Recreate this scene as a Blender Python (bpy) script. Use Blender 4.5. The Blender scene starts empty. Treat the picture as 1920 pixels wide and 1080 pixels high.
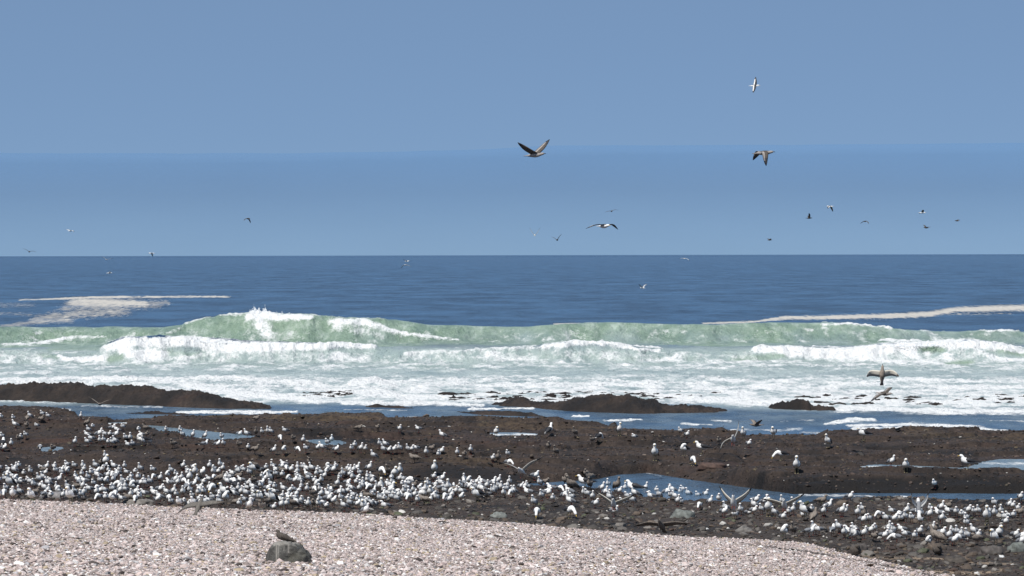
import bpy, math, random
import numpy as np
from mathutils import Matrix, Vector
R = math.radians
scene = bpy.context.scene
COL = scene.collection

# ------------------------------------------------------------------ camera
F, HC = 6830.0, 6.8            # focal length in photo pixels, lens height above the sea
cam_d = bpy.data.cameras.new('camera'); cam = bpy.data.objects.new('camera', cam_d); COL.objects.link(cam)
cam_d.sensor_width = 36; cam_d.lens = 36*F/1920; cam_d.clip_start = 0.5; cam_d.clip_end = 200000
cam.matrix_world = (Matrix.Translation((0, 0, HC)) @ Matrix.Rotation(R(90)-62/F, 4, 'X') @ Matrix.Rotation(-0.0021, 4, 'Z'))
scene.camera = cam

# ------------------------------------------------------------------ sky and sun
SUN_EL, SUN_AZ = 56.0, -148.0     # azimuth measured from the view direction (+Y), negative = left
world = bpy.data.worlds.new('World'); scene.world = world; world.use_nodes = True
wn, wl = world.node_tree.nodes, world.node_tree.links
wn.clear()
sky = wn.new('ShaderNodeTexSky'); sky.sky_type = 'NISHITA'; sky.sun_disc = False
sky.sun_elevation = R(SUN_EL); sky.sun_rotation = R(SUN_AZ)
sky.air_density = 0.6; sky.dust_density = 0.3; sky.ozone_density = 6.0; sky.altitude = 5000
tint = wn.new('ShaderNodeMix'); tint.data_type = 'RGBA'; tint.blend_type = 'MULTIPLY'; tint.inputs[0].default_value = 1.0
tint.inputs[7].default_value = (0.7, 0.75, 0.8, 1)
bg = wn.new('ShaderNodeBackground'); bg.inputs[1].default_value = 0.1
hz = wn.new('ShaderNodeMix'); hz.data_type = 'RGBA'; hz.inputs[0].default_value = 0.68; hz.inputs[7].default_value = (2.2, 3.35, 4.95, 1)   # even marine haze over the whole sky
wo = wn.new('ShaderNodeOutputWorld')
wl.new(sky.outputs[0], tint.inputs[6]); wl.new(tint.outputs[2], hz.inputs[6]); wl.new(hz.outputs[2], bg.inputs[0]); wl.new(bg.outputs[0], wo.inputs[0])
sl = bpy.data.lights.new('sun', 'SUN'); sl.energy = 4.8; sl.angle = R(0.53); sl.color = (1.0, 0.96, 0.9)
sun = bpy.data.objects.new('sun', sl); COL.objects.link(sun)
sd = Vector((math.sin(R(SUN_AZ))*math.cos(R(SUN_EL)), math.cos(R(SUN_AZ))*math.cos(R(SUN_EL)), math.sin(R(SUN_EL))))
sun.rotation_euler = (-sd).to_track_quat('-Z', 'Y').to_euler(); sun.location = (0, 0, 60)
scene.view_settings.view_transform = 'Standard'; scene.view_settings.look = 'None'
scene.view_settings.exposure = 0.0; scene.view_settings.gamma = 1.0
scene.view_settings.use_curve_mapping = False

# ------------------------------------------------------------------ maths helpers
rng = np.random.default_rng(7); rnd = random.Random(5)
_perm = np.random.default_rng(11).permutation(4096)
_ang = np.random.default_rng(12).uniform(0, 2*np.pi, 4096); _gx, _gy = np.cos(_ang), np.sin(_ang)
def perlin(x, y):
    xi = np.floor(x).astype(np.int64); yi = np.floor(y).astype(np.int64)
    fx = x-xi; fy = y-yi
    u = fx*fx*fx*(fx*(fx*6-15)+10); v = fy*fy*fy*(fy*(fy*6-15)+10)
    def g(ix, iy, dx, dy):
        h = _perm[(_perm[ix & 4095]+iy) & 4095]
        return _gx[h]*dx+_gy[h]*dy
    a = g(xi, yi, fx, fy); b = g(xi+1, yi, fx-1, fy); c = g(xi, yi+1, fx, fy-1); d = g(xi+1, yi+1, fx-1, fy-1)
    return ((a+u*(b-a))*(1-v)+(c+u*(d-c))*v)*1.5
def fbm(x, y, octs=4, gain=0.5, off=0.0):
    s = 0; a = 1.0; n = 0
    for i in range(octs):
        s = s+a*perlin(x*2**i+off+17.3*i, y*2**i-off+5.1*i); n += a; a *= gain
    return s/n
def ss(a, b, x):
    t = np.clip((x-a)/(b-a), 0, 1); return t*t*(3-2*t)
def line(pts, x):
    p = np.array(pts, float); return np.interp(x, p[:, 0], p[:, 1])
def hy(px): return 478-(np.clip(px, -3000, 5000)-960)*0.0021
def mapy(px, Y, z): return hy(px)+F*(HC-z)/Y          # picture row of a point of height z
def dist_of(px, py, z): return F*(HC-z)/(py-hy(px))
def stroke(px, py, pts, k=1.0):
    """soft mask round a polyline of (x, y, width)"""
    out = np.zeros_like(px)
    x0 = min(p[0]-2*p[2] for p in pts); x1 = max(p[0]+2*p[2] for p in pts)
    y0 = min(p[1]-1.3*p[2] for p in pts); y1 = max(p[1]+1.3*p[2] for p in pts)
    m = (px > x0) & (px < x1) & (py > y0) & (py < y1)
    if not m.any(): return out
    X, Y = px[m], py[m]; best = np.zeros_like(X)
    for (ax, ay, aw), (bx, by, bw) in zip(pts[:-1], pts[1:]):
        dx, dy = bx-ax, by-ay; L = dx*dx+dy*dy+1e-6
        t = np.clip(((X-ax)*dx+(Y-ay)*dy)/L, 0, 1)
        ex = (X-(ax+t*dx))*0.6; ey = Y-(ay+t*dy)
        d = np.sqrt(ex*ex+ey*ey)/(aw+(bw-aw)*t)
        best = np.maximum(best, np.clip(1.25-d, 0, 1))
    out[m] = np.clip(best, 0, 1)*k
    return out
def inpoly(px, py, poly):
    """signed soft test: True inside"""
    c = np.zeros(px.shape, bool); n = len(poly)
    for i in range(n):
        x1, y1 = poly[i]; x2, y2 = poly[(i+1) % n]
        if y1 == y2: continue
        c ^= ((y1 > py) != (y2 > py)) & (px < (x2-x1)*(py-y1)/(y2-y1)+x1)
    return c
def tag(o, label=None, cat=None, group=None, kind=None):
    if label: o['label'] = label
    if cat: o['category'] = cat
    if group: o['group'] = group
    if kind: o['kind'] = kind
    return o
def mesh_from(name, verts, quads, mat, tris=None, attrs=None, normals=None, smooth=True):
    verts = np.asarray(verts, np.float32); quads = np.asarray(quads, np.int32).reshape(-1, 4)
    m = bpy.data.meshes.new(name)
    nt = 0 if tris is None else len(tris)
    loops = quads.ravel(); starts = np.arange(len(quads))*4
    if nt:
        tr = np.asarray(tris, np.int32); loops = np.concatenate([loops, tr.ravel()])
        starts = np.concatenate([starts, len(quads)*4+np.arange(nt)*3])
    m.vertices.add(len(verts)); m.vertices.foreach_set('co', verts.ravel())
    m.loops.add(len(loops)); m.loops.foreach_set('vertex_index', loops.astype(np.int32))
    m.polygons.add(len(starts)); m.polygons.foreach_set('loop_start', starts.astype(np.int32))
    m.update(calc_edges=True)
    if smooth: m.polygons.foreach_set('use_smooth', np.ones(len(starts), bool))
    for k, a in (attrs or {}).items():
        at = m.attributes.new(k, 'FLOAT', 'POINT'); at.data.foreach_set('value', np.asarray(a, np.float32))
    if mat is not None: m.materials.append(mat)
    if normals is not None: m.normals_split_custom_set_from_vertices(np.asarray(normals, np.float32).tolist())
    return m
def link(name, mesh, parent=None):
    o = bpy.data.objects.new(name, mesh); COL.objects.link(o)
    if parent: o.parent = parent
    return o
def split_grid(V, mask, name, mat, attrs, N):
    """faces of a vertex grid picked by mask -> own mesh"""
    nr, nc = V.shape[:2]
    idx = np.arange(nr*nc).reshape(nr, nc)
    q = np.stack([idx[:-1, :-1], idx[:-1, 1:], idx[1:, 1:], idx[1:, :-1]], -1)[mask]
    used, inv = np.unique(q.ravel(), return_inverse=True)
    return mesh_from(name, V.reshape(-1, 3)[used], inv.reshape(-1, 4), mat,
                     attrs={k: a.ravel()[used] for k, a in attrs.items()}, normals=N.reshape(-1, 3)[used])
def grid_normals(V):
    du = np.gradient(V, axis=1); dv = np.gradient(V, axis=0)
    n = np.cross(du, dv); return n/np.maximum(np.linalg.norm(n, axis=-1, keepdims=True), 1e-9)

# ------------------------------------------------------------------ material helpers
def new_mat(name):
    m = bpy.data.materials.new(name); m.use_nodes = True
    nt = m.node_tree; return m, nt.nodes, nt.links, nt.nodes['Principled BSDF']
def nd(ns, t, **kw):
    n = ns.new(t)
    for k, v in kw.items(): setattr(n, k, v)
    return n
def math_n(ns, ls, op, a, b=None, c=None, clamp=False):
    n = ns.new('ShaderNodeMath'); n.operation = op; n.use_clamp = clamp
    for i, v in enumerate((a, b, c)):
        if v is None: continue
        if isinstance(v, (int, float)): n.inputs[i].default_value = v
        else: ls.new(v, n.inputs[i])
    return n.outputs[0]
def mixc(ns, ls, fac, a, b, blend='MIX'):
    n = ns.new('ShaderNodeMix'); n.data_type = 'RGBA'; n.blend_type = blend
    for i, v in ((0, fac), (6, a), (7, b)):
        if isinstance(v, (int, float)): n.inputs[i].default_value = v
        elif isinstance(v, tuple): n.inputs[i].default_value = (*v, 1)
        else: ls.new(v, n.inputs[i])
    return n.outputs[2]
def noise_n(ns, ls, scale, detail=4, rough=0.55, stretch=None, coord=None, out=0):
    n = ns.new('ShaderNodeTexNoise'); n.inputs['Scale'].default_value = scale
    n.inputs['Detail'].default_value = detail; n.inputs['Roughness'].default_value = rough
    if coord is None:
        g = ns.new('ShaderNodeNewGeometry'); coord = g.outputs['Position']
    if stretch:
        mp = ns.new('ShaderNodeMapping'); mp.inputs['Scale'].default_value = stretch
        ls.new(coord, mp.inputs[0]); coord = mp.outputs[0]
    ls.new(coord, n.inputs['Vector']); return n.outputs[out]
def ramp_n(ns, ls, fac, stops):
    n = ns.new('ShaderNodeValToRGB'); cr = n.color_ramp
    while len(cr.elements) < len(stops): cr.elements.new(0.5)
    for e, (p, c) in zip(cr.elements, stops): e.position = p; e.color = (*c, 1)
    ls.new(fac, n.inputs[0]); return n.outputs[0]
def attr_n(ns, name, t='GEOMETRY'):
    n = ns.new('ShaderNodeAttribute'); n.attribute_name = name; n.attribute_type = t; return n
def plain(name, c, rough=0.7, var=0.0, vscale=20):
    m, ns, ls, b = new_mat(name)
    b.inputs['Base Color'].default_value = (*c, 1); b.inputs['Roughness'].default_value = rough
    if var:
        tc = ns.new('ShaderNodeTexCoord')
        n = noise_n(ns, ls, vscale, 3, coord=tc.outputs['Object'])
        col = ramp_n(ns, ls, n, [(0.3, tuple(v*(1-var) for v in c)), (0.7, tuple(min(v*(1+var), 0.9) for v in c))])
        ls.new(col, b.inputs['Base Color'])
    return m

# water: deep blue, green in the thin wave faces, milky where it is full of air, white foam, tan scum
def make_water_mat():
    m, ns, ls, b = new_mat('sea_water')
    foam = attr_n(ns, 'foam').outputs['Fac']; green = attr_n(ns, 'green').outputs['Fac']
    milk = attr_n(ns, 'milk').outputs['Fac']; scum = attr_n(ns, 'scum').outputs['Fac']
    n1 = noise_n(ns, ls, 1.6, 6, 0.65, (1, 0.35, 1)); n2 = noise_n(ns, ls, 0.35, 5, 0.6, (1, 0.4, 1))
    n3 = noise_n(ns, ls, 6.0, 4, 0.6, (1, 0.5, 1))
    deep = ramp_n(ns, ls, noise_n(ns, ls, 0.09, 9, 0.8, (1, 0.35, 1)), [(0.41, (0.008, 0.034, 0.078)), (0.59, (0.048, 0.122, 0.235))])
    gcol = ramp_n(ns, ls, noise_n(ns, ls, 0.9, 8, 0.75, (1, 0.35, 0.7)), [(0.32, (0.19, 0.28, 0.20)), (0.5, (0.29, 0.395, 0.29)), (0.70, (0.58, 0.67, 0.58))])
    mcol = ramp_n(ns, ls, n2, [(0.3, (0.32, 0.41, 0.42)), (0.7, (0.58, 0.66, 0.65))])
    mm = math_n(ns, ls, 'ADD', milk, math_n(ns, ls, 'MULTIPLY', math_n(ns, ls, 'SUBTRACT', n1, 0.5), math_n(ns, ls, 'MULTIPLY', milk, 0.9)), clamp=True)
    c = mixc(ns, ls, mm, deep, mcol)
    gm = math_n(ns, ls, 'ADD', green, math_n(ns, ls, 'MULTIPLY', math_n(ns, ls, 'SUBTRACT', n1, 0.5), 0.5), clamp=True)
    gm = math_n(ns, ls, 'MULTIPLY', gm, math_n(ns, ls, 'GREATER_THAN', green, 0.02))
    c = mixc(ns, ls, gm, c, gcol)
    br = math_n(ns, ls, 'ADD', math_n(ns, ls, 'MULTIPLY', math_n(ns, ls, 'SUBTRACT', n1, 0.5), 1.3), math_n(ns, ls, 'MULTIPLY', math_n(ns, ls, 'SUBTRACT', n3, 0.5), 0.7))
    fm = math_n(ns, ls, 'MULTIPLY', math_n(ns, ls, 'ADD', math_n(ns, ls, 'ADD', foam, br), -0.34), 2.5, clamp=True)
    fm = math_n(ns, ls, 'MULTIPLY', fm, math_n(ns, ls, 'MULTIPLY', foam, 6.0, clamp=True))
    c = mixc(ns, ls, fm, c, (0.88, 0.89, 0.89))
    n4 = noise_n(ns, ls, 1.6, 6, 0.75, (1, 0.10, 1))
    sm = math_n(ns, ls, 'MULTIPLY', math_n(ns, ls, 'ADD', math_n(ns, ls, 'ADD', scum, math_n(ns, ls, 'MULTIPLY', math_n(ns, ls, 'SUBTRACT', n4, 0.5), 3.0)), -0.36), 1.6, clamp=True)
    sm = math_n(ns, ls, 'MULTIPLY', sm, math_n(ns, ls, 'MULTIPLY', scum, 5.0, clamp=True))
    c = mixc(ns, ls, sm, c, (0.64, 0.605, 0.55))
    ls.new(c, b.inputs['Base Color'])
    cov = math_n(ns, ls, 'MAXIMUM', math_n(ns, ls, 'MAXIMUM', fm, sm), math_n(ns, ls, 'MULTIPLY', mm, 0.5), clamp=True)
    rr = math_n(ns, ls, 'ADD', math_n(ns, ls, 'MULTIPLY', cov, 0.55), 0.22)
    ls.new(rr, b.inputs['Roughness'])
    ls.new(math_n(ns, ls, 'SUBTRACT', 0.5, math_n(ns, ls, 'MULTIPLY', cov, 0.35)), b.inputs['Specular IOR Level'])
    b.inputs['IOR'].default_value = 1.33
    bp = ns.new('ShaderNodeBump'); bp.inputs['Strength'].default_value = 1.0; bp.inputs['Distance'].default_value = 0.35
    hsum = math_n(ns, ls, 'ADD', noise_n(ns, ls, 0.9, 8, 0.62, (1, 0.6, 1)), math_n(ns, ls, 'MULTIPLY', n3, 0.12))
    bp2 = ns.new('ShaderNodeBump'); bp2.inputs['Strength'].default_value = 1.0; bp2.inputs['Distance'].default_value = 1.6
    ls.new(noise_n(ns, ls, 0.16, 9, 0.72, (1, 0.4, 1)), bp2.inputs['Height']); ls.new(bp2.outputs[0], bp.inputs['Normal'])
    ls.new(hsum, bp.inputs['Height']); ls.new(bp.outputs[0], b.inputs['Normal'])
    return m
M_WATER = make_water_mat()

def make_rock_mat():
    m, ns, ls, b = new_mat('wet_brown_rock')
    n1 = noise_n(ns, ls, 0.8, 6, 0.6, (1, 0.5, 1)); n2 = noise_n(ns, ls, 6, 6, 0.7); n3 = noise_n(ns, ls, 0.35, 4, 0.6, (0.5, 1, 1))
    c = ramp_n(ns, ls, n1, [(0.3, (0.021, 0.014, 0.012)), (0.5, (0.043, 0.029, 0.023)), (0.72, (0.068, 0.047, 0.035))])
    c2 = ramp_n(ns, ls, n2, [(0.35, (0.012, 0.009, 0.008)), (0.65, (0.088, 0.064, 0.050))])
    c = mixc(ns, ls, 0.5, c, c2)
    ol = attr_n(ns, 'olive').outputs['Fac']
    om = math_n(ns, ls, 'MULTIPLY', ol, math_n(ns, ls, 'MULTIPLY', math_n(ns, ls, 'SUBTRACT', n2, 0.38), 4, clamp=True))
    c = mixc(ns, ls, om, c, (0.12, 0.085, 0.05))
    rd = math_n(ns, ls, 'MULTIPLY', math_n(ns, ls, 'SUBTRACT', n3, 0.55), 5, clamp=True)
    c = mixc(ns, ls, math_n(ns, ls, 'MULTIPLY', rd, 0.5), c, (0.070, 0.032, 0.024))
    gr = attr_n(ns, 'grey').outputs['Fac']
    gm = math_n(ns, ls, 'MULTIPLY', gr, math_n(ns, ls, 'MULTIPLY', math_n(ns, ls, 'SUBTRACT', n2, 0.3), 3, clamp=True))
    c = mixc(ns, ls, math_n(ns, ls, 'MULTIPLY', gm, 0.7), c, (0.085, 0.072, 0.060))
    sa = attr_n(ns, 'sand').outputs['Fac']
    sm = math_n(ns, ls, 'MULTIPLY', math_n(ns, ls, 'ADD', sa, math_n(ns, ls, 'MULTIPLY', math_n(ns, ls, 'SUBTRACT', n2, 0.5), 1.1)), 1.0, clamp=True)
    sm = math_n(ns, ls, 'MULTIPLY', sm, math_n(ns, ls, 'MULTIPLY', sa, 5, clamp=True))
    c = mixc(ns, ls, sm, c, (0.36, 0.27, 0.19))
    we = attr_n(ns, 'wet_and_shade').outputs['Fac']
    c = mixc(ns, ls, math_n(ns, ls, 'MULTIPLY', we, 0.92), c, (0.008, 0.007, 0.007))  # near black for wet rock and for the painted ledge shade
    ls.new(c, b.inputs['Base Color']); b.inputs['Roughness'].default_value = 0.72
    b.inputs['Specular IOR Level'].default_value = 0.3
    bp = ns.new('ShaderNodeBump'); bp.inputs['Strength'].default_value = 1.0; bp.inputs['Distance'].default_value = 0.12
    ls.new(n2, bp.inputs['Height']); ls.new(bp.outputs[0], b.inputs['Normal'])
    return m
M_ROCK = make_rock_mat()

def make_beach_mat():
    m, ns, ls, b = new_mat('pebble_bed')
    n1 = noise_n(ns, ls, 14, 5, 0.7); n2 = noise_n(ns, ls, 0.4, 4, 0.6)
    c = ramp_n(ns, ls, n1, [(0.35, (0.13, 0.10, 0.095)), (0.5, (0.38, 0.32, 0.305)), (0.65, (0.52, 0.455, 0.44))])
    wr = attr_n(ns, 'wrack').outputs['Fac']
    wm = math_n(ns, ls, 'MULTIPLY', math_n(ns, ls, 'ADD', wr, math_n(ns, ls, 'MULTIPLY', math_n(ns, ls, 'SUBTRACT', n1, 0.5), 2)), math_n(ns, ls, 'MULTIPLY', wr, 4, clamp=True), clamp=True)
    c = mixc(ns, ls, wm, c, (0.06, 0.045, 0.035))
    ls.new(c, b.inputs['Base Color']); b.inputs['Roughness'].default_value = 0.85
    return m
M_BEACH = make_beach_mat()

# ------------------------------------------------------------------ the ground: height as a function of place
CREST = [(-6000, 900), (0, 936), (160, 943), (320, 951), (640, 963), (960, 981), (1280, 1006), (1420, 1012), (1500, 1018), (1640, 1048), (1760, 1076), (1920, 1105), (6000, 1200)]
CREST_Z = [(-6000, 1.4), (0, 1.22), (640, 1.1), (960, 0.95), (1280, 0.8), (1500, 0.68), (1650, 0.60), (1920, 0.52), (6000, 0.5)]
FAR_EDGE = [(-6000, 760), (0, 768), (100, 770), (135, 777), (155, 787), (225, 794), (245, 785), (350, 780), (640, 780), (700, 784), (740, 790), (900, 794), (1060, 797), (1150, 802), (1190, 812), (1280, 812), (1340, 815), (1400, 820), (1530, 820), (1545, 812), (1620, 811), (1700, 807), (1800, 808), (1860, 813), (1920, 815), (6000, 830)]
LEDGE = [(-6000, 862), (0, 862), (300, 866), (640, 872), (800, 880), (930, 880), (1060, 868), (1110, 866), (1215, 860), (1300, 870), (1400, 886), (1490, 898), (1560, 896), (1700, 895), (1920, 897), (6000, 892)]
STEP2 = [(-6000, 812), (440, 812), (560, 822), (640, 832), (720, 836), (860, 843), (960, 848), (1100, 846), (1400, 858), (1600, 842), (1920, 846), (6000, 850)]
POOLS = [  # name, water height, outline in picture pixels at that height
 ('big', 0.30, [(960, 905), (1040, 903), (1110, 899), (1160, 889), (1215, 886), (1290, 899), (1400, 914), (1520, 921), (1640, 926), (1780, 925), (2300, 926), (2300, 944), (1900, 943), (1760, 942), (1640, 938), (1580, 942), (1540, 948), (1480, 950), (1380, 948), (1280, 944), (1180, 934), (1100, 918), (1000, 914)]),
 ('chan', 0.76, [(262, 797), (305, 799), (370, 808), (440, 815), (480, 818), (465, 822), (400, 826), (345, 819), (300, 808)]),
 ('small', 0.76, [(74, 839), (98, 837), (120, 838), (106, 845), (80, 846)]),
 ('mid', 0.76, [(576, 826), (600, 824), (642, 828), (646, 834), (604, 835)]),
 ('right', 0.70, [(1598, 876), (1650, 871), (1720, 873), (1800, 877), (1840, 866), (1880, 861), (2300, 862), (2300, 882), (1900, 881), (1800, 882), (1740, 881), (1680, 878), (1620, 878)]),
 ('thin', 0.76, [(905, 812), (960, 811), (1005, 813), (1005, 817), (930, 818)]),
 ('slip', 0.76, [(200, 793), (238, 792), (240, 799), (205, 799)]),
]
def terrain(X, Y):
    px = 960+F*X/Y
    u = px
    wob = 9*fbm(X*0.35, Y*0.1, 4, off=3.0)
    rough = 0.085*fbm(X*0.8, Y*0.6, 5, 0.6, off=9)+0.028*(1-2*np.abs(fbm(X*4, Y*3.2, 3, 0.6, off=21)))-0.02
    big = 0.10*fbm(X*0.16, Y*0.10, 3, off=2)
    # terraces: noise cut into low steps, long in X
    st = fbm(X*0.12, Y*0.26, 4, off=33)*4.0
    stf = np.floor(st); ter = (stf+ss(0.46, 0.54, st-stf))*0.12
    low = 0.42+0.5*big+0.7*rough
    shelf = 0.72+big+rough+ter
    m7 = mapy(px, Y, 0.70)
    shelf = shelf+0.10*ss(3, -1, m7+wob*0.8-line(STEP2, u))
    sides = ss(1080, 1160, u)
    steep = ss(4.0+10*(1-sides), -1.5, m7+wob*0.5*(1-sides)+wob*0.2-line(LEDGE, u))
    z = low+(shelf-low)*steep
    # back of the crowd: rocky mound in front of the right end of the pool
    m5 = mapy(px, Y, 0.5)
    z = z+0.10*stroke(px, m5, [(1540, 948, 14), (1660, 944, 16), (1800, 950, 14)])
    z = z+0.16*stroke(px, m5, [(1330, 876, 10), (1370, 872, 10)])
    far = mapy(px, Y, 0.72)
    e = far+0.35*wob-line(FAR_EDGE, u)
    z = z*ss(-5, 2, e)-0.9*(1-ss(-5, 2, e))
    for nm, zp, poly in POOLS:
        mp = mapy(px, Y, zp)
        sel = (mp > min(p[1] for p in poly)-6) & (mp < max(p[1] for p in poly)+16)
        if not sel.any(): continue
        ins = np.zeros(px.shape)
        w = 2.2 if nm == 'big' else 1.2
        for dx, dy in ((0, 0), (5, 0), (-5, 0), (0, w), (0, -w)):
            ins += inpoly(px+dx+wob, mp+dy+0.15*wob, poly)*0.2
        ins[~sel] = 0
        if nm == 'big': ins = ins*(1-ss(0.3, 0.8, steep))
        if nm != 'big':
            ring_ = np.zeros(px.shape, bool)
            for dx in (-22, -10, 0, 10, 22):
                for dy in (-4.5, -2, 0, 2, 4.5): ring_ |= inpoly(px+dx, mp+dy, poly)
            z = np.where(ring_, np.maximum(z, zp+0.012+0.25*np.abs(rough)), z)
        z = z*(1-ins)+(zp-0.12)*ins
        if nm != 'big':
            low2 = np.zeros(px.shape, bool)
            for dy in (-3, -6): low2 |= inpoly(px+0.5*wob, mp+dy, poly)
            z = np.where(low2, np.minimum(z, zp+0.03+0.4*rough), z)
    # shingle beach with its crest
    cpy = line(CREST, u); zc = line(CREST_Z, u)
    cpy = cpy+1.2*fbm(X*0.5, X*0+3, 3)+ss(1200, 1500, u)*5*fbm(X*1.2, Y*1.2, 3, off=4)
    Yc = dist_of(px, cpy, zc)
    front = zc+0.030*(Yc-Y)+0.012*fbm(X*0.8, Y*0.8, 2)+0.03*fbm(X*0.2, Y*0.2, 2)
    back = zc-0.17*(Y-Yc)
    zb = np.where(Y < Yc, front, back)
    z = np.where(Y < Yc, zb, np.maximum(z, zb-0.02+0.4*rough))
    return z, Yc, px

def cols_fan(step, x0=-160, x1=2080, grow=1.07, lim=9000):
    c = list(np.arange(x0, x1, step)); s = step
    r = [c[-1]]; l = [c[0]]
    while r[-1] < lim+960: s *= grow; r.append(r[-1]+s)
    s = step
    while l[-1] > -lim+960: s *= grow; l.append(l[-1]-s)
    return np.array(l[:0:-1]+c+r[1:])
pxs = cols_fan(3.0)
Ys = np.concatenate([np.arange(-20, 46, 4.0), np.arange(46, 72, 0.5), np.arange(72, 162, 0.135)])
# rows nearer than 46 m use a widened fan so the sheet also covers the ground round the camera
Yw = np.where(Ys < 46, 46, Ys)
PX, YY = np.meshgrid(pxs, Ys); _, YW = np.meshgrid(pxs, Yw)
XX = (PX-960)/F*YW
Z, YC, _ = terrain(XX, np.maximum(YW, 1))
Z = np.where(YY < 46, Z+0.03*(46-YY), Z)
V = np.stack([XX, YY, Z], -1); N = grid_normals(V)
m8 = mapy(PX, YW, 0.75)
olive = (stroke(PX, m8, [(240, 790, 7), (400, 786, 7), (640, 788, 8), (760, 797, 6)])*0.9
         + stroke(PX, m8, [(900, 802, 5), (1150, 806, 4)])*0.6+stroke(PX, m8, [(1700, 822, 5), (1920, 828, 6)])*0.9
         + stroke(PX, m8, [(300, 850, 8), (600, 855, 8), (900, 870, 8)])*0.35+stroke(PX, m8, [(820, 860, 10), (950, 862, 10)])*0.4)
m5 = mapy(PX, YW, 0.5)
grey = ss(905, 950, m5)*0.9*ss(1.5, 0, 0*m5)
grey = np.clip(ss(905, 950, m5)*0.8, 0, 1)
sand = (stroke(PX, m5, [(1440, 1030, 3), (1560, 1034, 3.5), (1680, 1041, 3), (1780, 1042, 2)])+stroke(PX, m5, [(1740, 1066, 4), (1820, 1068, 4), (1890, 1061, 2.5)])
        + stroke(PX, m5, [(1820, 1048, 2), (1900, 1052, 2)])*0.8)
wet_and_shade = ss(1380, 1500, PX)*ss(0.76, 0.62, Z)*(mapy(PX, YW, 0.5) < 940)*(mapy(PX, YW, 0.5) > 896)  # ledge shadow and wet algae, both painted dark on the front face
wet_and_shade = np.maximum(wet_and_shade, 0.8*stroke(PX, mapy(PX, YW, 0.6), [(740, 893, 4), (860, 890, 6), (960, 893, 6), (1080, 890, 5)]))  # shade at the foot of the middle ledge, painted dark
wet_and_shade = np.maximum(wet_and_shade, 0.8*stroke(PX, mapy(PX, YW, 0.65), [(500, 820, 3), (600, 828, 4), (700, 836, 5), (850, 847, 4), (960, 852, 3)]))  # drip line and shade under the low step, painted dark
wet_and_shade = np.maximum(wet_and_shade, 0.7*stroke(PX, mapy(PX, YW, 0.65), [(1600, 844, 2.5), (1750, 848, 3), (1920, 850, 3)])+0.6*stroke(PX, mapy(PX, YW, 0.65), [(140, 850, 3), (240, 848, 5), (330, 852, 3)]))  # shadow lines under the right and left steps, painted dark
wet_and_shade = np.clip(wet_and_shade+0.6*ss(0.02, 0.28, fbm(XX*0.3, YW*0.16, 6, 0.7, off=71))+0.5*ss(0.10, 0.3, fbm(XX*0.9, YW*0.9, 5, 0.7, off=75)), 0, 1)
att = {'wet_and_shade': wet_and_shade, 'olive': np.clip(olive, 0, 1), 'grey': grey, 'sand': np.clip(sand, 0, 1),
       'wrack': np.clip(stroke(PX, mapy(PX, YW, 0.8), [(1400, 1022, 3), (1500, 1030, 5), (1620, 1040, 6), (1720, 1056, 6), (1800, 1072, 6)])
                        + 0.5*stroke(PX, mapy(PX, YW, 1.0), [(1050, 1008, 1.5), (1110, 1009, 2)]), 0, 1)}
fmask = ((YY < YC)[:-1, :-1]) & ((YY < YC)[1:, 1:])
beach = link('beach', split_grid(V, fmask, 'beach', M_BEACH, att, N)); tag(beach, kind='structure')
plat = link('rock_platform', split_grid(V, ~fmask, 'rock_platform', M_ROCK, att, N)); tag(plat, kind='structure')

# ------------------------------------------------------------------ the sea
BACK = [(-6000, 612), (0, 613), (300, 614), (340, 609), (385, 598), (430, 591), (470, 588), (560, 590), (620, 595), (700, 598), (740, 600), (800, 609), (900, 611), (980, 613), (1060, 607), (1150, 605), (1230, 607), (1340, 609), (1450, 605), (1560, 605), (1620, 612), (1700, 619), (1760, 624), (1850, 621), (1920, 623), (6000, 620)]
FRONT = [(-6000, 655), (0, 655), (80, 664), (130, 664), (185, 660), (200, 645), (230, 634), (300, 630), (350, 634), (450, 641), (600, 645), (700, 651), (900, 654), (1000, 650), (1080, 644), (1130, 645), (1200, 653), (1350, 661), (1420, 654), (1500, 652), (1600, 656), (1650, 646), (1750, 645), (1820, 640), (1850, 641), (1880, 650), (1920, 654), (6000, 655)]
pxw = cols_fan(3.6, lim=40000, grow=1.09)
yr = list(np.arange(112, 312, 0.42)); s = 0.42
while yr[-1] < 3000: s = min(s*1.02, yr[-1]*0.008); yr.append(yr[-1]+s)
while yr[-1] < 90000: yr.append(yr[-1]*1.06)
yr = np.array(yr)
PW, YW2 = np.meshgrid(pxw, yr); XW = (PW-960)/F*YW2
D1 = 285+5*fbm(PW*0.004, PW*0, 3, off=8)+1.2*fbm(PW*0.02, PW*0, 3, off=8); D2 = 232+4*fbm(PW*0.005, PW*0, 3, off=1)+1.2*fbm(PW*0.03, PW*0, 3, off=3)
a1 = HC-(line(BACK, PW)-hy(PW))*D1/F; a2 = HC-(line(FRONT, PW)-hy(PW))*D2/F
a1 = a1*(1+0.05*fbm(XW*0.5, YW2*0.3, 4)); a2 = a2*(1+0.10*fbm(XW*0.7, YW2*0.5, 4, off=5))
s1 = YW2-D1; s2 = YW2-D2
p1 = np.where(s1 < 0, np.exp(-(np.abs(s1)/3.6)**2.2), np.exp(-(s1/9)**2))
p2 = np.where(s2 < 0, np.exp(-(np.abs(s2)/2.6)**2.2), np.exp(-(s2/6)**2))
zw = a1*p1
zw = np.maximum(zw, a2*p2)+0.25*np.minimum(zw, a2*p2)
sw = ss(300, 420, YW2)
fade = np.clip(2500/np.maximum(YW2, 1), 0, 1)
zw = zw+sw*fade*(0.30*fbm(XW*0.012, YW2*0.022, 3)+0.16*fbm(XW*0.06, YW2*0.09, 3, off=4))
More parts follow.
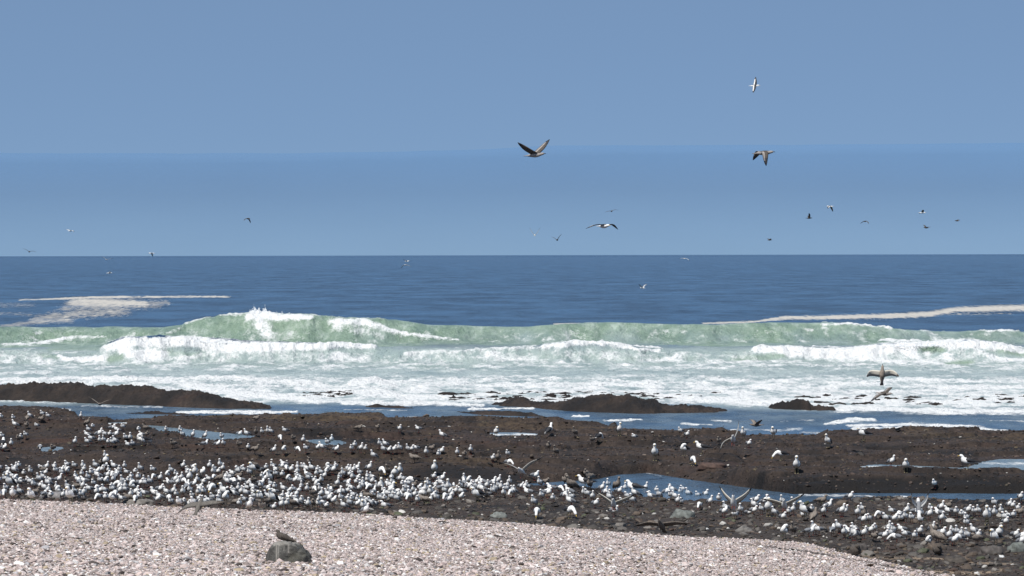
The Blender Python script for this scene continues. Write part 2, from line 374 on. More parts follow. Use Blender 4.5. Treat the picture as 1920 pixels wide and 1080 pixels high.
surf = ss(165, 180, YW2)*(1-ss(300, 330, YW2))
zw = zw+surf*(0.10*fbm(XW*0.3, YW2*0.25, 4, off=2))
PY = mapy(PW, YW2, zw)
# ---- foam, green, milk painted as coverage of the surface
wx = 16*fbm(XW*0.25, YW2*0.12, 4, off=6); wy = 4.5*fbm(XW*0.3, YW2*0.2, 4, off=14)
QX, QY = PW+wx, PY+wy
foam = np.zeros_like(PW)
S = [
 ([(468, 596, 9), (486, 588, 13), (520, 597, 10), (580, 598, 5)], 1.1), ([(484, 600, 18), (500, 630, 14)], .75),
 ([(395, 592, 3), (470, 590, 4)], .6), ([(350, 608, 3), (395, 594, 3)], .6), ([(628, 604, 12), (690, 606, 12), (735, 622, 6), (860, 640, 3)], .8), ([(640, 615, 16), (720, 630, 8)], .5),
 ([(300, 628, 3), (330, 620, 5), (345, 612, 3)], .5), ([(560, 592, 3), (720, 599, 3)], .45),
 ([(205, 655, 10), (240, 643, 12), (300, 645, 12), (345, 642, 13), (420, 650, 15), (500, 654, 12), (640, 650, 6), (700, 653, 4)], 1.1),
 ([(225, 655, 16), (250, 668, 16), (300, 668, 12)], 1.0), ([(110, 668, 4), (120, 676, 8), (195, 676, 9)], 1.0), ([(250, 680, 8), (320, 676, 5), (420, 662, 6), (500, 660, 6)], .7),
 ([(0, 648, 3), (80, 645, 4), (150, 634, 5), (200, 634, 3)], .7), ([(0, 660, 2), (70, 655, 2)], .5),
 ([(760, 664, 5), (850, 661, 6), (960, 655, 4), (1050, 650, 5)], .7), ([(1020, 652, 6), (1080, 645, 6), (1130, 647, 6), (1200, 655, 4), (1240, 658, 3)], 1.0), ([(1040, 664, 12), (1200, 668, 10)], .5), ([(820, 670, 8), (960, 672, 6)], .4),
 ([(1240, 662, 4), (1400, 672, 6)], .5),
 ([(1420, 656, 6), (1500, 662, 13), (1600, 664, 14), (1670, 656, 14), (1730, 650, 11), (1820, 648, 12), (1860, 650, 10), (1920, 662, 8)], 1.15),
 ([(1480, 668, 8), (1620, 676, 9), (1700, 684, 7)], .8), ([(1690, 660, 12), (1720, 680, 10), (1800, 690, 6)], .75), ([(1830, 660, 8), (1870, 676, 6), (1920, 678, 6)], .8), ([(1300, 690, 4), (1400, 680, 5), (1500, 680, 4)], .6),
 ([(1540, 607, 2.5), (1600, 609, 3), (1670, 618, 2.5)], .8), ([(1500, 618, 5), (1560, 616, 6)], .5), ([(1730, 622, 5), (1760, 630, 4)], .6), ([(1840, 622, 2), (1910, 622, 2)], .8), ([(1650, 640, 3), (1720, 640, 3)], .8),
 ([(900, 636, 8), (1000, 630, 10), (1080, 630, 8)], .35), ([(1280, 630, 10), (1420, 632, 10)], .25),
 ([(0, 702, 3), (100, 700, 4)], .6), ([(0, 716, 6), (200, 713, 7), (330, 714, 5), (430, 712, 6), (600, 722, 6)], .8), ([(350, 728, 8), (450, 738, 10), (560, 748, 9), (640, 740, 8)], .9),
 ([(660, 722, 8), (705, 716, 9), (740, 726, 8)], 1.0), ([(560, 730, 6), (700, 738, 10), (860, 748, 8)], .8), ([(640, 757, 5), (800, 757, 6), (900, 760, 4)], 1.0),
 ([(800, 722, 5), (1000, 726, 6), (1200, 724, 6)], .7), ([(1000, 715, 4), (1180, 712, 4)], .4), ([(930, 752, 6), (980, 748, 6), (1060, 748, 7), (1140, 738, 5)], .85), ([(1200, 740, 8), (1300, 748, 9), (1400, 756, 9), (1470, 752, 8)], .95),
 ([(1500, 738, 6), (1640, 752, 10), (1760, 756, 10), (1950, 745, 12)], .85), ([(1580, 765, 7), (1700, 770, 7), (1950, 775, 6)], .95), ([(1700, 735, 5), (1920, 728, 6)], .7), ([(1250, 728, 5), (1600, 726, 6)], .55), ([(1400, 742, 4), (1600, 742, 6)], .6),
 # channel streaks
 ([(-40, 766, 3), (60, 767, 3), (130, 771, 3)], .9), ([(150, 762, 3), (300, 764, 3)], .5), ([(330, 772, 2.5), (470, 774, 3), (560, 772, 2)], .9), ([(640, 768, 2), (760, 770, 3)], .6), ([(880, 768, 3), (1000, 765, 3)], .9), ([(760, 783, 3), (800, 784, 3)], .7),
 ([(830, 791, 2.5), (1000, 793, 2)], .9), ([(1080, 781, 3), (1110, 781, 2)], .9), ([(1130, 789, 2), (1200, 788, 2)], .8), ([(1270, 796, 2), (1330, 797, 3)], .7), ([(1330, 788, 2), (1370, 790, 2)], .6), ([(1460, 790, 3), (1560, 788, 2)], .4),
 ([(1545, 797, 3), (1600, 788, 5), (1640, 788, 4)], .85), ([(1590, 800, 5), (1700, 796, 5), (1800, 802, 5), (1880, 808, 4)], .85), ([(1600, 806, 3), (1730, 804, 3)], .8), ([(1500, 812, 2), (1600, 808, 2)], .5), ([(1860, 790, 2), (2000, 792, 2)], .5), ([(1370, 808, 2), (1500, 806, 3)], .5),
]
for pts, k in S: foam = np.maximum(foam, stroke(QX, QY, pts, k))
lump = fbm(XW*0.5, YW2*0.22, 5, 0.6, off=31)
wash = np.clip(ss(690, 722, QY)*(1-ss(756, 764, QY+ss(1350, 1600, PW)*-14-4*ss(900, 300, PW)*-1)), 0, 1)
foam = np.maximum(foam, wash*np.clip(0.60+0.95*lump, 0, 1))
mid = ss(652, 668, QY)*(1-ss(690, 712, QY))
foam = np.maximum(foam, mid*np.clip(0.40+0.85*lump, 0, 1))
facew = ss(612, 625, QY)*(1-ss(640, 655, QY))*(YW2 < 300)
foam = np.maximum(foam, facew*np.clip(0.22+0.75*lump, 0, 1))
milk = ss(638, 660, QY)*(1-ss(748, 768, QY-12*ss(1200, 1500, PW)))*0.95
milk = np.maximum(milk, 0.35*ss(748, 768, QY)*(1-ss(790, 830, QY))*np.clip(0.5+lump, 0, 1))
green = (s1 > -14)*(s1 < 3.5)*ss(2.5, -1.0, s1)*0.95*ss(700, 640, PY)
soft = np.clip(0.42+1.4*fbm(XW*0.18, YW2*0.05, 4, 0.6, off=91), 0, 1)*(0.35+0.65*ss(600, 760, PW))
green = green*(1-0.75*soft*ss(600, 640, PY)); milk = np.maximum(milk, soft*0.9*(s1 > -8)*(s1 < 3))
for pts, k in [([(100, 655, 10), (205, 650, 9)], .7), ([(70, 668, 8), (110, 670, 7)], .6), ([(205, 676, 9), (225, 672, 9)], .8), ([(300, 664, 6), (380, 668, 7)], .6), ([(1380, 676, 10), (1470, 668, 9)], .7), ([(1725, 655, 9), (1760, 657, 7)], 1), ([(1775, 682, 7), (1820, 682, 6)], .9), ([(1860, 655, 7), (1920, 665, 7)], .8), ([(1000, 668, 8), (1300, 676, 10)], .35), ([(780, 690, 7), (900, 688, 8)], .3)]:
    green = np.maximum(green, stroke(QX, QY, pts, k))
green = np.maximum(green, 0.22*ss(640, 660, QY)*(1-ss(680, 705, QY)))
foam = foam*(1-0.75*np.maximum.reduce([stroke(QX, QY, p) for p in ([(1725, 656, 7), (1765, 657, 5)], [(1775, 682, 5), (1815, 682, 5)], [(1875, 660, 4), (1920, 668, 5)], [(205, 678, 6), (222, 672, 6)])]))
scum = np.zeros_like(PW)
LX, LY = PW+0.8*wx, PY+0.5*wy
for pts, k in [([(140, 568, 12), (200, 570, 12), (250, 568, 9)], .95), ([(200, 572, 16), (290, 570, 12), (310, 568, 8)], .6), ([(70, 598, 10), (150, 588, 14), (230, 582, 13)], .68), ([(40, 562, 1.5), (110, 560, 2.5), (200, 557, 3), (400, 556, 2), (430, 557, 1)], 1.1), ([(150, 564, 6), (200, 566, 8), (270, 570, 7)], 1.1), ([(120, 578, 9), (200, 577, 9), (290, 572, 5)], .6), ([(60, 600, 6), (100, 590, 9), (180, 586, 9), (240, 580, 6)], .6),
               ([(0, 612, 4), (60, 605, 6), (130, 600, 6)], .7), ([(-300, 590, 10), (0, 572, 8), (60, 572, 6)], .42), ([(-300, 612, 6), (0, 588, 6), (60, 590, 5)], .4),
               ([(1320, 606, 1.5), (1420, 603, 2.5), (1470, 596, 4), (1560, 595, 5), (1680, 592, 6), (1740, 589, 6), (1790, 581, 6), (1870, 578, 7), (2300, 574, 8)], 1.25), ([(1040, 608, 2), (1120, 607, 3)], 1.2), ([(1780, 590, 2), (1900, 588, 2)], .5)]:
    scum = np.maximum(scum, stroke(LX, LY, pts, k)*(YW2 > 291))
foam = np.clip(foam*(YW2 < 320), 0, 1.2)
spl = fbm(XW*1.5, YW2*1.2, 4, 0.65, off=44)
zw = zw+np.clip(foam, 0, 1)*(0.16+0.30*spl)*ss(170, 200, YW2)+np.clip(foam, 0, 1)*(0.04+0.16*spl)*(1-ss(170, 200, YW2))
VW = np.stack([XW, YW2, zw], -1); NW = grid_normals(VW)
wat = {'foam': foam, 'green': np.clip(green, 0, 1), 'milk': np.clip(milk, 0, 1), 'scum': scum}
c = lambda a: a[:-1, :-1]
inl = (c(PW) > -200) & (c(PW) < 2120)
waveB = (c(s1) > -7) & (c(s1) < 9) & inl; waveF = (c(s2) > -6) & (c(s2) < 7) & inl
scumL = (c(scum) > 0.04) & (c(PW) < 960) & ~waveB; scumR = (c(scum) > 0.04) & (c(PW) > 960) & ~waveB
rest = ~(waveB | waveF | scumL | scumR)
tag(link('sea_water', split_grid(VW, rest, 'sea_water', M_WATER, wat, NW)), kind='structure')
tag(link('breaking_wave', split_grid(VW, waveB, 'breaking_wave', M_WATER, wat, NW)), 'tall translucent green wave, farther of two, with white spray bursting on its left crest', 'wave', 'waves rolling in')
tag(link('breaking_wave', split_grid(VW, waveF, 'breaking_wave', M_WATER, wat, NW)), 'nearer wave, collapsing into thick white foam at left and right', 'wave', 'waves rolling in')
tag(link('sea_foam', split_grid(VW, scumL, 'sea_foam', M_WATER, wat, NW)), 'pale patch of foam floating on blue sea at left, behind the waves', 'foam', 'floating foam', 'stuff')
tag(link('sea_foam', split_grid(VW, scumR, 'sea_foam', M_WATER, wat, NW)), 'long tan line of foam floating on blue sea at right, behind the waves', 'foam', 'floating foam', 'stuff')

# ---- tide pools
def pool(zp, poly, foams, seedoff):
    p = np.array(poly, float); x0, y0 = p.min(0)-12; x1, y1 = p.max(0)+np.array([12, 2.5])
    gx = np.arange(x0, x1, 5.0); gy = np.arange(y0-2, y1, 1.0)
    A, B = np.meshgrid(gx, gy)
    Y = dist_of(A, B, zp); X = (A-960)/F*Y
    ins = np.zeros(A.shape)
    ex, ey = (16, 3.5) if seedoff == 0 else (7, 1.0)
    for dx in (-ex, 0, ex):
        for dy in (-ey, 0, ey): ins += inpoly(A+dx, B+dy, poly)
    zz = zp+0.012*fbm(X*2, Y*1.2, 3, off=seedoff)
    VV = np.stack([X, Y, zz], -1); NN = grid_normals(VV)
    NN = np.where(NN[..., 2:3] < 0, -NN, NN)
    fo = np.zeros_like(A)
    for pts, k in foams: fo = np.maximum(fo, stroke(A, B, pts, k))
    mk = (ins > 0)[:-1, :-1]
    # flip so faces look up
    VV = VV[::-1]; NN = NN[::-1]; fo = fo[::-1]; mk = mk[::-1]
    me = split_grid(VV, mk, 'tide_pool', M_WATER, {'foam': fo, 'green': np.zeros_like(A), 'milk': np.full(A.shape, 0.10 if seedoff == 0 else 0.38)+0*A, 'scum': np.zeros_like(A)}, NN)
    tag(link('tide_pool', me), kind='structure')
PF = {'big': [([(1640, 934, 2), (1690, 932, 3), (1720, 935, 2)], 1.0), ([(1500, 928, 4), (1640, 931, 3)], .5), ([(1210, 886, 3), (1240, 893, 2)], .6), ([(960, 906, 4), (1110, 908, 4)], .2)],
      'right': [([(1600, 877, 3), (1680, 874, 3)], .55), ([(1710, 876, 2), (1790, 883, 3), (1815, 884, 2)], 1.2), ([(1840, 868, 3), (1920, 870, 4)], .55), ([(1850, 882, 2), (1920, 884, 2)], .8)],
      'thin': [([(905, 815, 3), (1005, 815, 3)], .7)], 'slip': [([(200, 795, 3), (240, 795, 3)], 1.0)]}
for i, (nm, zp, poly) in enumerate(POOLS): pool(zp, poly, PF.get(nm, []), i*3.0)

# ---- reefs standing in the surf
def reef(top, base, depth, label, seed, thick=1.0, lift=-0.07):
    x0, x1 = top[0][0], top[-1][0]
    gx = np.arange(x0-6, x1+6, 2.4); rows = max(24, int(depth/0.16)); t = np.linspace(-0.15, 1.0, rows)
    A, T = np.meshgrid(gx, t)
    Yb = dist_of(A, line(base, A), 0.0); Y = Yb+T*depth
    X = (A-960)/F*Y
    Yr = Yb+0.45*depth
    h = HC-(line(top, A)-hy(A))*Yr/F
    h = np.where((A < x0) | (A > x1), -0.4, h)
    prof = np.where(T < 0.45, ss(-0.12, 0.30, T)*0.85+0.15*ss(0.2, 0.45, T), 1-ss(0.5, 1.0, T))
    n = 0.20*fbm(X*1.3, Y*0.9, 5, 0.7, off=seed)+0.07*(1-2*np.abs(fbm(X*3, Y*3, 3, 0.6, off=seed+4)))
    endf = ss(x0-6, x0+12, A)*(1-ss(x1-12, x1+6, A))
    z = (h+lift+n*thick)*prof*endf-0.35*(1-prof*endf)+n*0.3*thick*prof
    VV = np.stack([X, Y, z], -1); NN = grid_normals(VV)
    ol = np.full(A.shape, 0.10); ze = np.zeros_like(A); we = np.clip(0.55+1.2*fbm(X*0.7, Y*0.5, 4, off=seed+9), 0, 0.9)
    me = split_grid(VV, np.ones((rows-1, len(gx)-1), bool), 'reef', M_ROCK, {'olive': ol, 'grey': ze, 'sand': ze, 'wet_and_shade': we}, NN)
    o = link('reef', me); tag(o, label, 'reef'); return o
reef([(-420, 735), (-200, 726), (0, 728), (60, 723), (130, 723), (190, 728), (250, 727), (300, 735), (370, 738), (400, 746), (440, 753), (480, 760), (515, 767)], [(-420, 756), (0, 753), (130, 756), (300, 763), (400, 767), (515, 770)], 6.5, 'long dark reef sloping down into the surf at far left', 1.0, lift=0.04)
reef([(850, 762), (930, 758), (948, 750), (965, 743), (985, 744), (1000, 754), (1060, 750), (1090, 743), (1130, 740), (1190, 742), (1205, 748), (1225, 748), (1238, 757), (1300, 759), (1350, 765), (1372, 770)], [(850, 766), (960, 764), (1060, 772), (1200, 777), (1340, 776), (1372, 774)], 6.0, 'long low black reef with raised hump, in the middle of the surf', 11.0, lift=-0.12)
reef([(1434, 766), (1450, 757), (1470, 752), (1500, 750), (1514, 751), (1522, 761), (1545, 763), (1560, 764), (1575, 770)], [(1434, 767), (1500, 770), (1575, 773)], 3.0, 'small jagged black reef awash in white foam, right of centre', 21.0, 1.3, -0.10)
reef([(845, 772), (900, 770), (960, 769), (995, 772), (1030, 781)], [(845, 774), (900, 779), (960, 781), (1030, 784)], 3.0, 'flat brown rock barely above the channel, just before the humped reef', 31.0, .5)
reef([(676, 764), (690, 760), (705, 756), (725, 758), (745, 761), (790, 766)], [(676, 765), (710, 765), (790, 768)], 2.2, 'tiny dark hump of rock at the edge of white foam, left of centre', 41.0, .5)
reef([(225, 775), (260, 772), (290, 769), (320, 772), (385, 778)], [(225, 777), (290, 778), (385, 780)], 2.4, 'sliver of dark rock in the channel below the long left reef', 51.0, .5)
reef([(660, 780), (668, 775), (677, 774), (686, 780)], [(660, 781), (686, 781)], 1.0, 'lone black rock in the channel at the shelf edge', 61.0, .4)

# dark rock showing through the wash
def wet_rocks(name, n, box, size, label, seed):
    g = np.random.default_rng(seed); vs = []; qs = []; k = 0
    for i in range(n):
        px = g.uniform(box[0], box[1]); py = g.uniform(box[2], box[3]); Y = dist_of(px, py, 0.0); X = (px-960)/F*Y
        s = g.uniform(*size); a = np.linspace(0, 2*np.pi, 9)[:-1]
        for rr, zz in ((1.0, -0.12), (0.8, 0.14), (0.35, 0.24)):
            r = rr*(1+0.25*g.standard_normal(8))
            vs.append(np.stack([X+np.cos(a)*r*s*1.6, Y+np.sin(a)*r*s, np.full(8, 0)+zz*s*1.3+0.03*g.standard_normal(8)], -1))
        for lv in range(2):
            for j in range(8): qs.append((k+lv*8+j, k+lv*8+(j+1) % 8, k+lv*8+8+(j+1) % 8, k+lv*8+8+j))
        qs.append((k+16, k+17, k+18, k+19)); qs.append((k+16, k+19, k+20, k+23)); qs.append((k+20, k+21, k+22, k+23)); k += 24
    me = mesh_from(name, np.concatenate(vs), qs, M_ROCK, attrs={'olive': np.zeros(k), 'grey': np.zeros(k), 'sand': np.zeros(k), 'wet_and_shade': np.full(k, 0.75)})
    return tag(link(name, me), label, 'rocks', kind='stuff')
wet_rocks('wave_washed_rocks', 100, (835, 1340, 736, 752), (0.08, 0.28), 'dark soaked rocks showing through the white wash behind the middle reef', 3)
wet_rocks('wave_washed_rocks', 26, (560, 660, 735, 746), (0.08, 0.22), 'dark soaked rocks in the wash left of centre', 4)
wet_rocks('wave_washed_rocks', 40, (1500, 1960, 742, 760), (0.08, 0.26), 'scattered dark soaked rocks in the wash at right', 5)

# ------------------------------------------------------------------ scattered small stones (geometry nodes, instanced pebbles)
def scatter(name, P, S3, rot, colr, mat, label, cat, sub=2):
    me = bpy.data.meshes.new(name); me.vertices.add(len(P)); me.vertices.foreach_set('co', P.astype(np.float32).ravel())
    for nm, t, key, arr in (('psc', 'FLOAT_VECTOR', 'vector', S3), ('prot', 'FLOAT_VECTOR', 'vector', rot), ('pcol', 'FLOAT_COLOR', 'color', colr)):
        at = me.attributes.new(nm, t, 'POINT'); at.data.foreach_set(key, arr.astype(np.float32).ravel())
    o = link(name, me); me.materials.append(mat)
    ng = bpy.data.node_groups.new(name, 'GeometryNodeTree')
    ng.interface.new_socket('Geometry', in_out='INPUT', socket_type='NodeSocketGeometry'); ng.interface.new_socket('Geometry', in_out='OUTPUT', socket_type='NodeSocketGeometry')
    n = ng.nodes; l = ng.links
    gi = n.new('NodeGroupInput'); go = n.new('NodeGroupOutput'); ip = n.new('GeometryNodeInstanceOnPoints')
    ico = n.new('GeometryNodeMeshIcoSphere'); ico.inputs['Radius'].default_value = 1.0; ico.inputs['Subdivisions'].default_value = sub
    sp = n.new('GeometryNodeSetPosition'); nz = n.new('ShaderNodeTexNoise'); nz.inputs['Scale'].default_value = 0.9
    vm = n.new('ShaderNodeVectorMath'); vm.operation = 'SUBTRACT'; vm.inputs[1].default_value = (0.5, 0.5, 0.5); l.new(nz.outputs['Color'], vm.inputs[0])
    l.new(ico.outputs[0], sp.inputs[0]); l.new(vm.outputs[0], sp.inputs['Offset'])
    smn = n.new('GeometryNodeSetMaterial'); smn.inputs['Material'].default_value = mat; l.new(sp.outputs[0], smn.inputs[0])
    def na(nm, dt='FLOAT_VECTOR'):
        a = n.new('GeometryNodeInputNamedAttribute'); a.data_type = dt; a.inputs['Name'].default_value = nm; return a.outputs['Attribute']
    l.new(gi.outputs[0], ip.inputs['Points']); l.new(smn.outputs[0], ip.inputs['Instance'])
    l.new(na('psc'), ip.inputs['Scale'])
    er = n.new('FunctionNodeEulerToRotation'); l.new(na('prot'), er.inputs[0]); l.new(er.outputs[0], ip.inputs['Rotation'])
    l.new(ip.outputs[0], go.inputs[0])
    md = o.modifiers.new('scatter', 'NODES'); md.node_group = ng
    return tag(o, label, cat, kind='stuff')
def stone_mat(name, rough=0.8):
    m, ns, ls, b = new_mat(name)
    a = attr_n(ns, 'pcol', 'INSTANCER'); tc = ns.new('ShaderNodeTexCoord')
    n = noise_n(ns, ls, 2.5, 4, coord=tc.outputs['Object'])
    v = math_n(ns, ls, 'ADD', math_n(ns, ls, 'MULTIPLY', n, 0.7), 0.65)
    hs = ns.new('ShaderNodeHueSaturation'); ls.new(a.outputs['Color'], hs.inputs['Color']); ls.new(v, hs.inputs['Value'])
    ls.new(hs.outputs[0], b.inputs['Base Color']); b.inputs['Roughness'].default_value = rough; return m
M_PEB = stone_mat('pebble_stone'); M_CLUMP = stone_mat('mussel_and_weed', 0.7)
def colours(n, table, g, jit=0.12):
    w = np.array([t[0] for t in table], float); w /= w.sum()
    k = g.choice(len(table), n, p=w); cl = np.array([t[1] for t in table])[k]
    return np.concatenate([np.clip(cl*(1+jit*g.standard_normal((n, 1))), 0.005, 0.9), np.ones((n, 1))], 1)
g = np.random.default_rng(21)
n = 400000
Yp = np.sqrt(g.uniform(51**2, 86**2, n)); up = g.uniform(-140, 2060, n); Xp = (up-960)/F*Yp
zp_, Yc_, _ = terrain(Xp, Yp)
keep = (Yp < Yc_-0.02)
thin = stroke(up, mapy(up, Yp, 0.8), [(1400, 1022, 3), (1500, 1030, 5), (1620, 1040, 6), (1720, 1056, 6), (1800, 1072, 6)]); keep &= g.uniform(0, 1, n) > 0.75*thin
Xp, Yp, zp_ = Xp[keep], Yp[keep], zp_[keep]; n = len(Xp)
band = fbm(Xp*0.15, Yp*0.6, 4, off=55)
r = np.clip(0.0115*np.interp(Yp, [52, 62, 82], [1.2, 0.95, 0.75])*(1+0.6*band)*np.exp(0.55*g.standard_normal(n)), 0.006, 0.075)
sc3 = np.stack([r*g.uniform(0.9, 1.5, n), r*g.uniform(0.8, 1.2, n), r*g.uniform(0.4, 0.85, n)], 1)
col = colours(n, [(34, (0.45, 0.365, 0.34)), (20, (0.52, 0.45, 0.43)), (11, (0.66, 0.63, 0.61)), (18, (0.24, 0.195, 0.18)), (13, (0.07, 0.055, 0.05)), (8, (0.36, 0.29, 0.20)), (7, (0.31, 0.30, 0.31))], g, 0.18)
col[:, :3] *= (1.05-0.12*ss(0.02, 0.35, band)+0.08*ss(-0.05, -0.3, band))[:, None]
scatter('pebbles', np.stack([Xp, Yp, zp_+r*0.15], 1), sc3, g.uniform(-0.5, 6.28, (n, 3))*np.array([0.12, 0.12, 1]), col, M_PEB, 'pinkish grey pebbles covering the beach slope in the foreground', 'pebbles', 1)
n = 420
up = g.uniform(-140, 2060, n); Yp = g.uniform(53, 84, n); Xp = (up-960)/F*Yp
zp_, Yc_, _ = terrain(Xp, Yp); keep = Yp < Yc_-0.1; Xp, Yp, zp_ = Xp[keep], Yp[keep], zp_[keep]; n = len(Xp)
r = np.clip(0.022*np.exp(0.5*g.standard_normal(n)), 0.012, 0.07)
scatter('driftweed', np.stack([Xp, Yp, zp_+0.012], 1), np.stack([r*g.uniform(1.2, 3, n), r, r*0.35], 1), g.uniform(0, 6.28, (n, 3))*np.array([0.05, 0.05, 1]),
        colours(n, [(6, (0.04, 0.03, 0.025)), (3, (0.09, 0.06, 0.04)), (1, (0.75, 0.74, 0.72))], g), M_PEB, 'dark scraps of dried weed and shell scattered over the pebbles', 'seaweed', 1)
# mussels, weed clumps and stones on the platform
n = 60000
Yp = np.sqrt(g.uniform(70**2, 152**2, n)); up = g.uniform(-140, 2060, n); Xp = (up-960)/F*Yp
zp_, Yc_, _ = terrain(Xp, Yp)
lim = np.where(mapy(up, Yp, 0.3) > 884, 0.33, 0.5); keep = (Yp > Yc_+0.1) & (zp_ > lim)
Xp, Yp, zp_, up = Xp[keep], Yp[keep], zp_[keep], up[keep]; n = len(Xp)
r = np.clip(0.024*np.exp(0.45*g.standard_normal(n)), 0.010, 0.10)
sc3 = np.stack([r*g.uniform(1.0, 2.0, n), r*g.uniform(0.8, 1.3, n), r*g.uniform(0.4, 0.9, n)], 1)
col = colours(n, [(40, (0.036, 0.023, 0.018)), (25, (0.055, 0.035, 0.026)), (22, (0.014, 0.011, 0.010)), (8, (0.08, 0.06, 0.035)), (3, (0.10, 0.075, 0.06)), (1.2, (0.45, 0.43, 0.40))], g, 0.2)
scatter('mussels_and_seaweed', np.stack([Xp, Yp, zp_], 1), sc3, g.uniform(0, 6.28, (n, 3))*np.array([0.1, 0.1, 1]), col, M_CLUMP, 'dark mussels and weed clumps crusting the brown rock shelf', 'seaweed', 1)
# grey cobbles between crowd and shingle
n = 4500
up = g.uniform(-140, 2060, n); vv = g.uniform(925, 1075, n); Yp = dist_of(up, vv, 0.45); Xp = (up-960)/F*Yp
zp_, Yc_, _ = terrain(Xp, Yp); keep = (Yp > Yc_+0.15) & (zp_ > 0.33)
Xp, Yp, zp_ = Xp[keep], Yp[keep], zp_[keep]; n = len(Xp)
r = np.clip(0.045*np.exp(0.5*g.standard_normal(n)), 0.02, 0.15)
sc3 = np.stack([r*g.uniform(1.0, 1.6, n), r*g.uniform(0.8, 1.3, n), r*g.uniform(0.45, 0.8, n)], 1)
col = colours(n, [(30, (0.085, 0.075, 0.066)), (24, (0.055, 0.047, 0.040)), (8, (0.15, 0.135, 0.12)), (20, (0.08, 0.058, 0.042)), (2, (0.42, 0.40, 0.37)), (7, (0.06, 0.065, 0.035))], g, 0.2)
scatter('cobbles', np.stack([Xp, Yp, zp_], 1), sc3, g.uniform(0, 6.28, (n, 3))*np.array([0.1, 0.1, 1]), col, M_CLUMP, 'grey cobbles strewn between the flock and the shingle', 'stones', 2)
# spray thrown up by the waves
M_SPRAY = plain('spray', (0.82, 0.83, 0.84), 0.6)
def spray(pts, n, rise, label, seed, size=(0.012, 0.05)):
    g = np.random.default_rng(seed); p = np.array(pts, float); t = g.uniform(0, len(p)-1.001, n); i = t.astype(int); fr = t-i
    px = p[i, 0]+(p[i+1, 0]-p[i, 0])*fr+g.normal(0, 3, n); wgt = p[i, 3]+(p[i+1, 3]-p[i, 3])*fr
    Y = p[i, 2]+(p[i+1, 2]-p[i, 2])*fr+g.normal(0, 0.5, n); zz = HC-(p[i, 1]+(p[i+1, 1]-p[i, 1])*fr-hy(px))*Y/F
    Z = zz-0.15+np.abs(g.normal(0, 1, n))*rise*wgt*(0.6+0.6*np.clip(perlin(px*0.15, px*0), -0.5, 1)); X = (px-960)/F*Y
    r = g.uniform(*size, n)
    return scatter('spray', np.stack([X, Y, Z], 1), np.stack([r, r, r], 1), np.zeros((n, 3)), np.ones((n, 4)), M_SPRAY, label, 'spray', 1)
spray([(462, 594, 285, .3), (474, 588, 285, 1.2), (486, 587, 285, 1.5), (505, 590, 285, 1.0), (540, 591, 285, .7), (590, 593, 285, .2)], 5000, 0.22, 'burst of white spray on the crest of the farther wave', 1)
spray([(200, 646, 232, .6), (240, 634, 232, .8), (300, 631, 232, .8), (380, 637, 232, .8), (480, 642, 232, .4), (640, 647, 232, .2)], 4500, 0.12, 'white spray along the nearer wave at left', 2)
spray([(1400, 656, 232, .3), (1500, 652, 232, .8), (1600, 655, 232, .9), (1660, 646, 232, .9), (1760, 645, 232, .8), (1840, 641, 232, 1), (1920, 654, 232, .5)], 5000, 0.12, 'white spray along the nearer wave at right', 3)
spray([(930, 760, 175, .6), (970, 752, 175, 1.2), (1040, 752, 175, 1.2), (1110, 742, 175, .8), (1220, 750, 172, .8), (1330, 757, 172, 1), (1440, 760, 170, 1.2), (1560, 764, 170, .8), (1600, 764, 170, .6)], 6000, 0.10, 'white water splashing over the middle reefs', 4)

# ------------------------------------------------------------------ far fog bank over the sea
def fog_bank():
    m, ns, ls, b = new_mat('fog'); out = ns['Material Output']
    ns.remove(b)
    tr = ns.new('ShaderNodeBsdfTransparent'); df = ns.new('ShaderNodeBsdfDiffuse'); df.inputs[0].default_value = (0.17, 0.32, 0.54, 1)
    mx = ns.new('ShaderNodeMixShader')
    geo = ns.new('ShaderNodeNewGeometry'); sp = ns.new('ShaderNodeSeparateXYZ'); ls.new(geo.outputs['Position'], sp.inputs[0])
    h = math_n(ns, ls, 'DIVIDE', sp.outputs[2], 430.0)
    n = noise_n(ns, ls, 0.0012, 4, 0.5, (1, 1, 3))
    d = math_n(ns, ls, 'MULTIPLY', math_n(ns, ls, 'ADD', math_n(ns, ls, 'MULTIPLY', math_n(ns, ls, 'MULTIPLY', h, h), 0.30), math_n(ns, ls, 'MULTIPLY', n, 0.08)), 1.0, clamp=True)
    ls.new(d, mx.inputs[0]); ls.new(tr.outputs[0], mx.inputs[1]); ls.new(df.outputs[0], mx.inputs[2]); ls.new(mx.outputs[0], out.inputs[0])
    a = np.linspace(-1.2, 1.2, 700); ang = a
    top = 1.0
    pxa = 960+F*np.tan(ang)
    tp = line([(-9000, 290), (0, 289), (500, 288), (780, 284), (900, 280), (1040, 273), (1500, 272), (1920, 270), (9000, 268)], pxa)
    tp = tp+2.0*fbm(ang*60, ang*0, 4)
    vs = []; D = 15000
    H = (hy(pxa)-tp)/F*D+HC
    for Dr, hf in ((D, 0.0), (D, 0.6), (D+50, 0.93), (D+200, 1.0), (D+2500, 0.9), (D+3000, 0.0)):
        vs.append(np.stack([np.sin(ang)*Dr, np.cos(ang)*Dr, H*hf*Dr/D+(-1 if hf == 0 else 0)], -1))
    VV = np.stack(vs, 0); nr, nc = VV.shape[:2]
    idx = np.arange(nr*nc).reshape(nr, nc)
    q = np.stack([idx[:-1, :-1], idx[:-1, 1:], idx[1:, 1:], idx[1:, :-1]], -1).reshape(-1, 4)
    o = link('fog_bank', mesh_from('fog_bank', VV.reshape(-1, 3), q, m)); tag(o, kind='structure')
fog_bank()

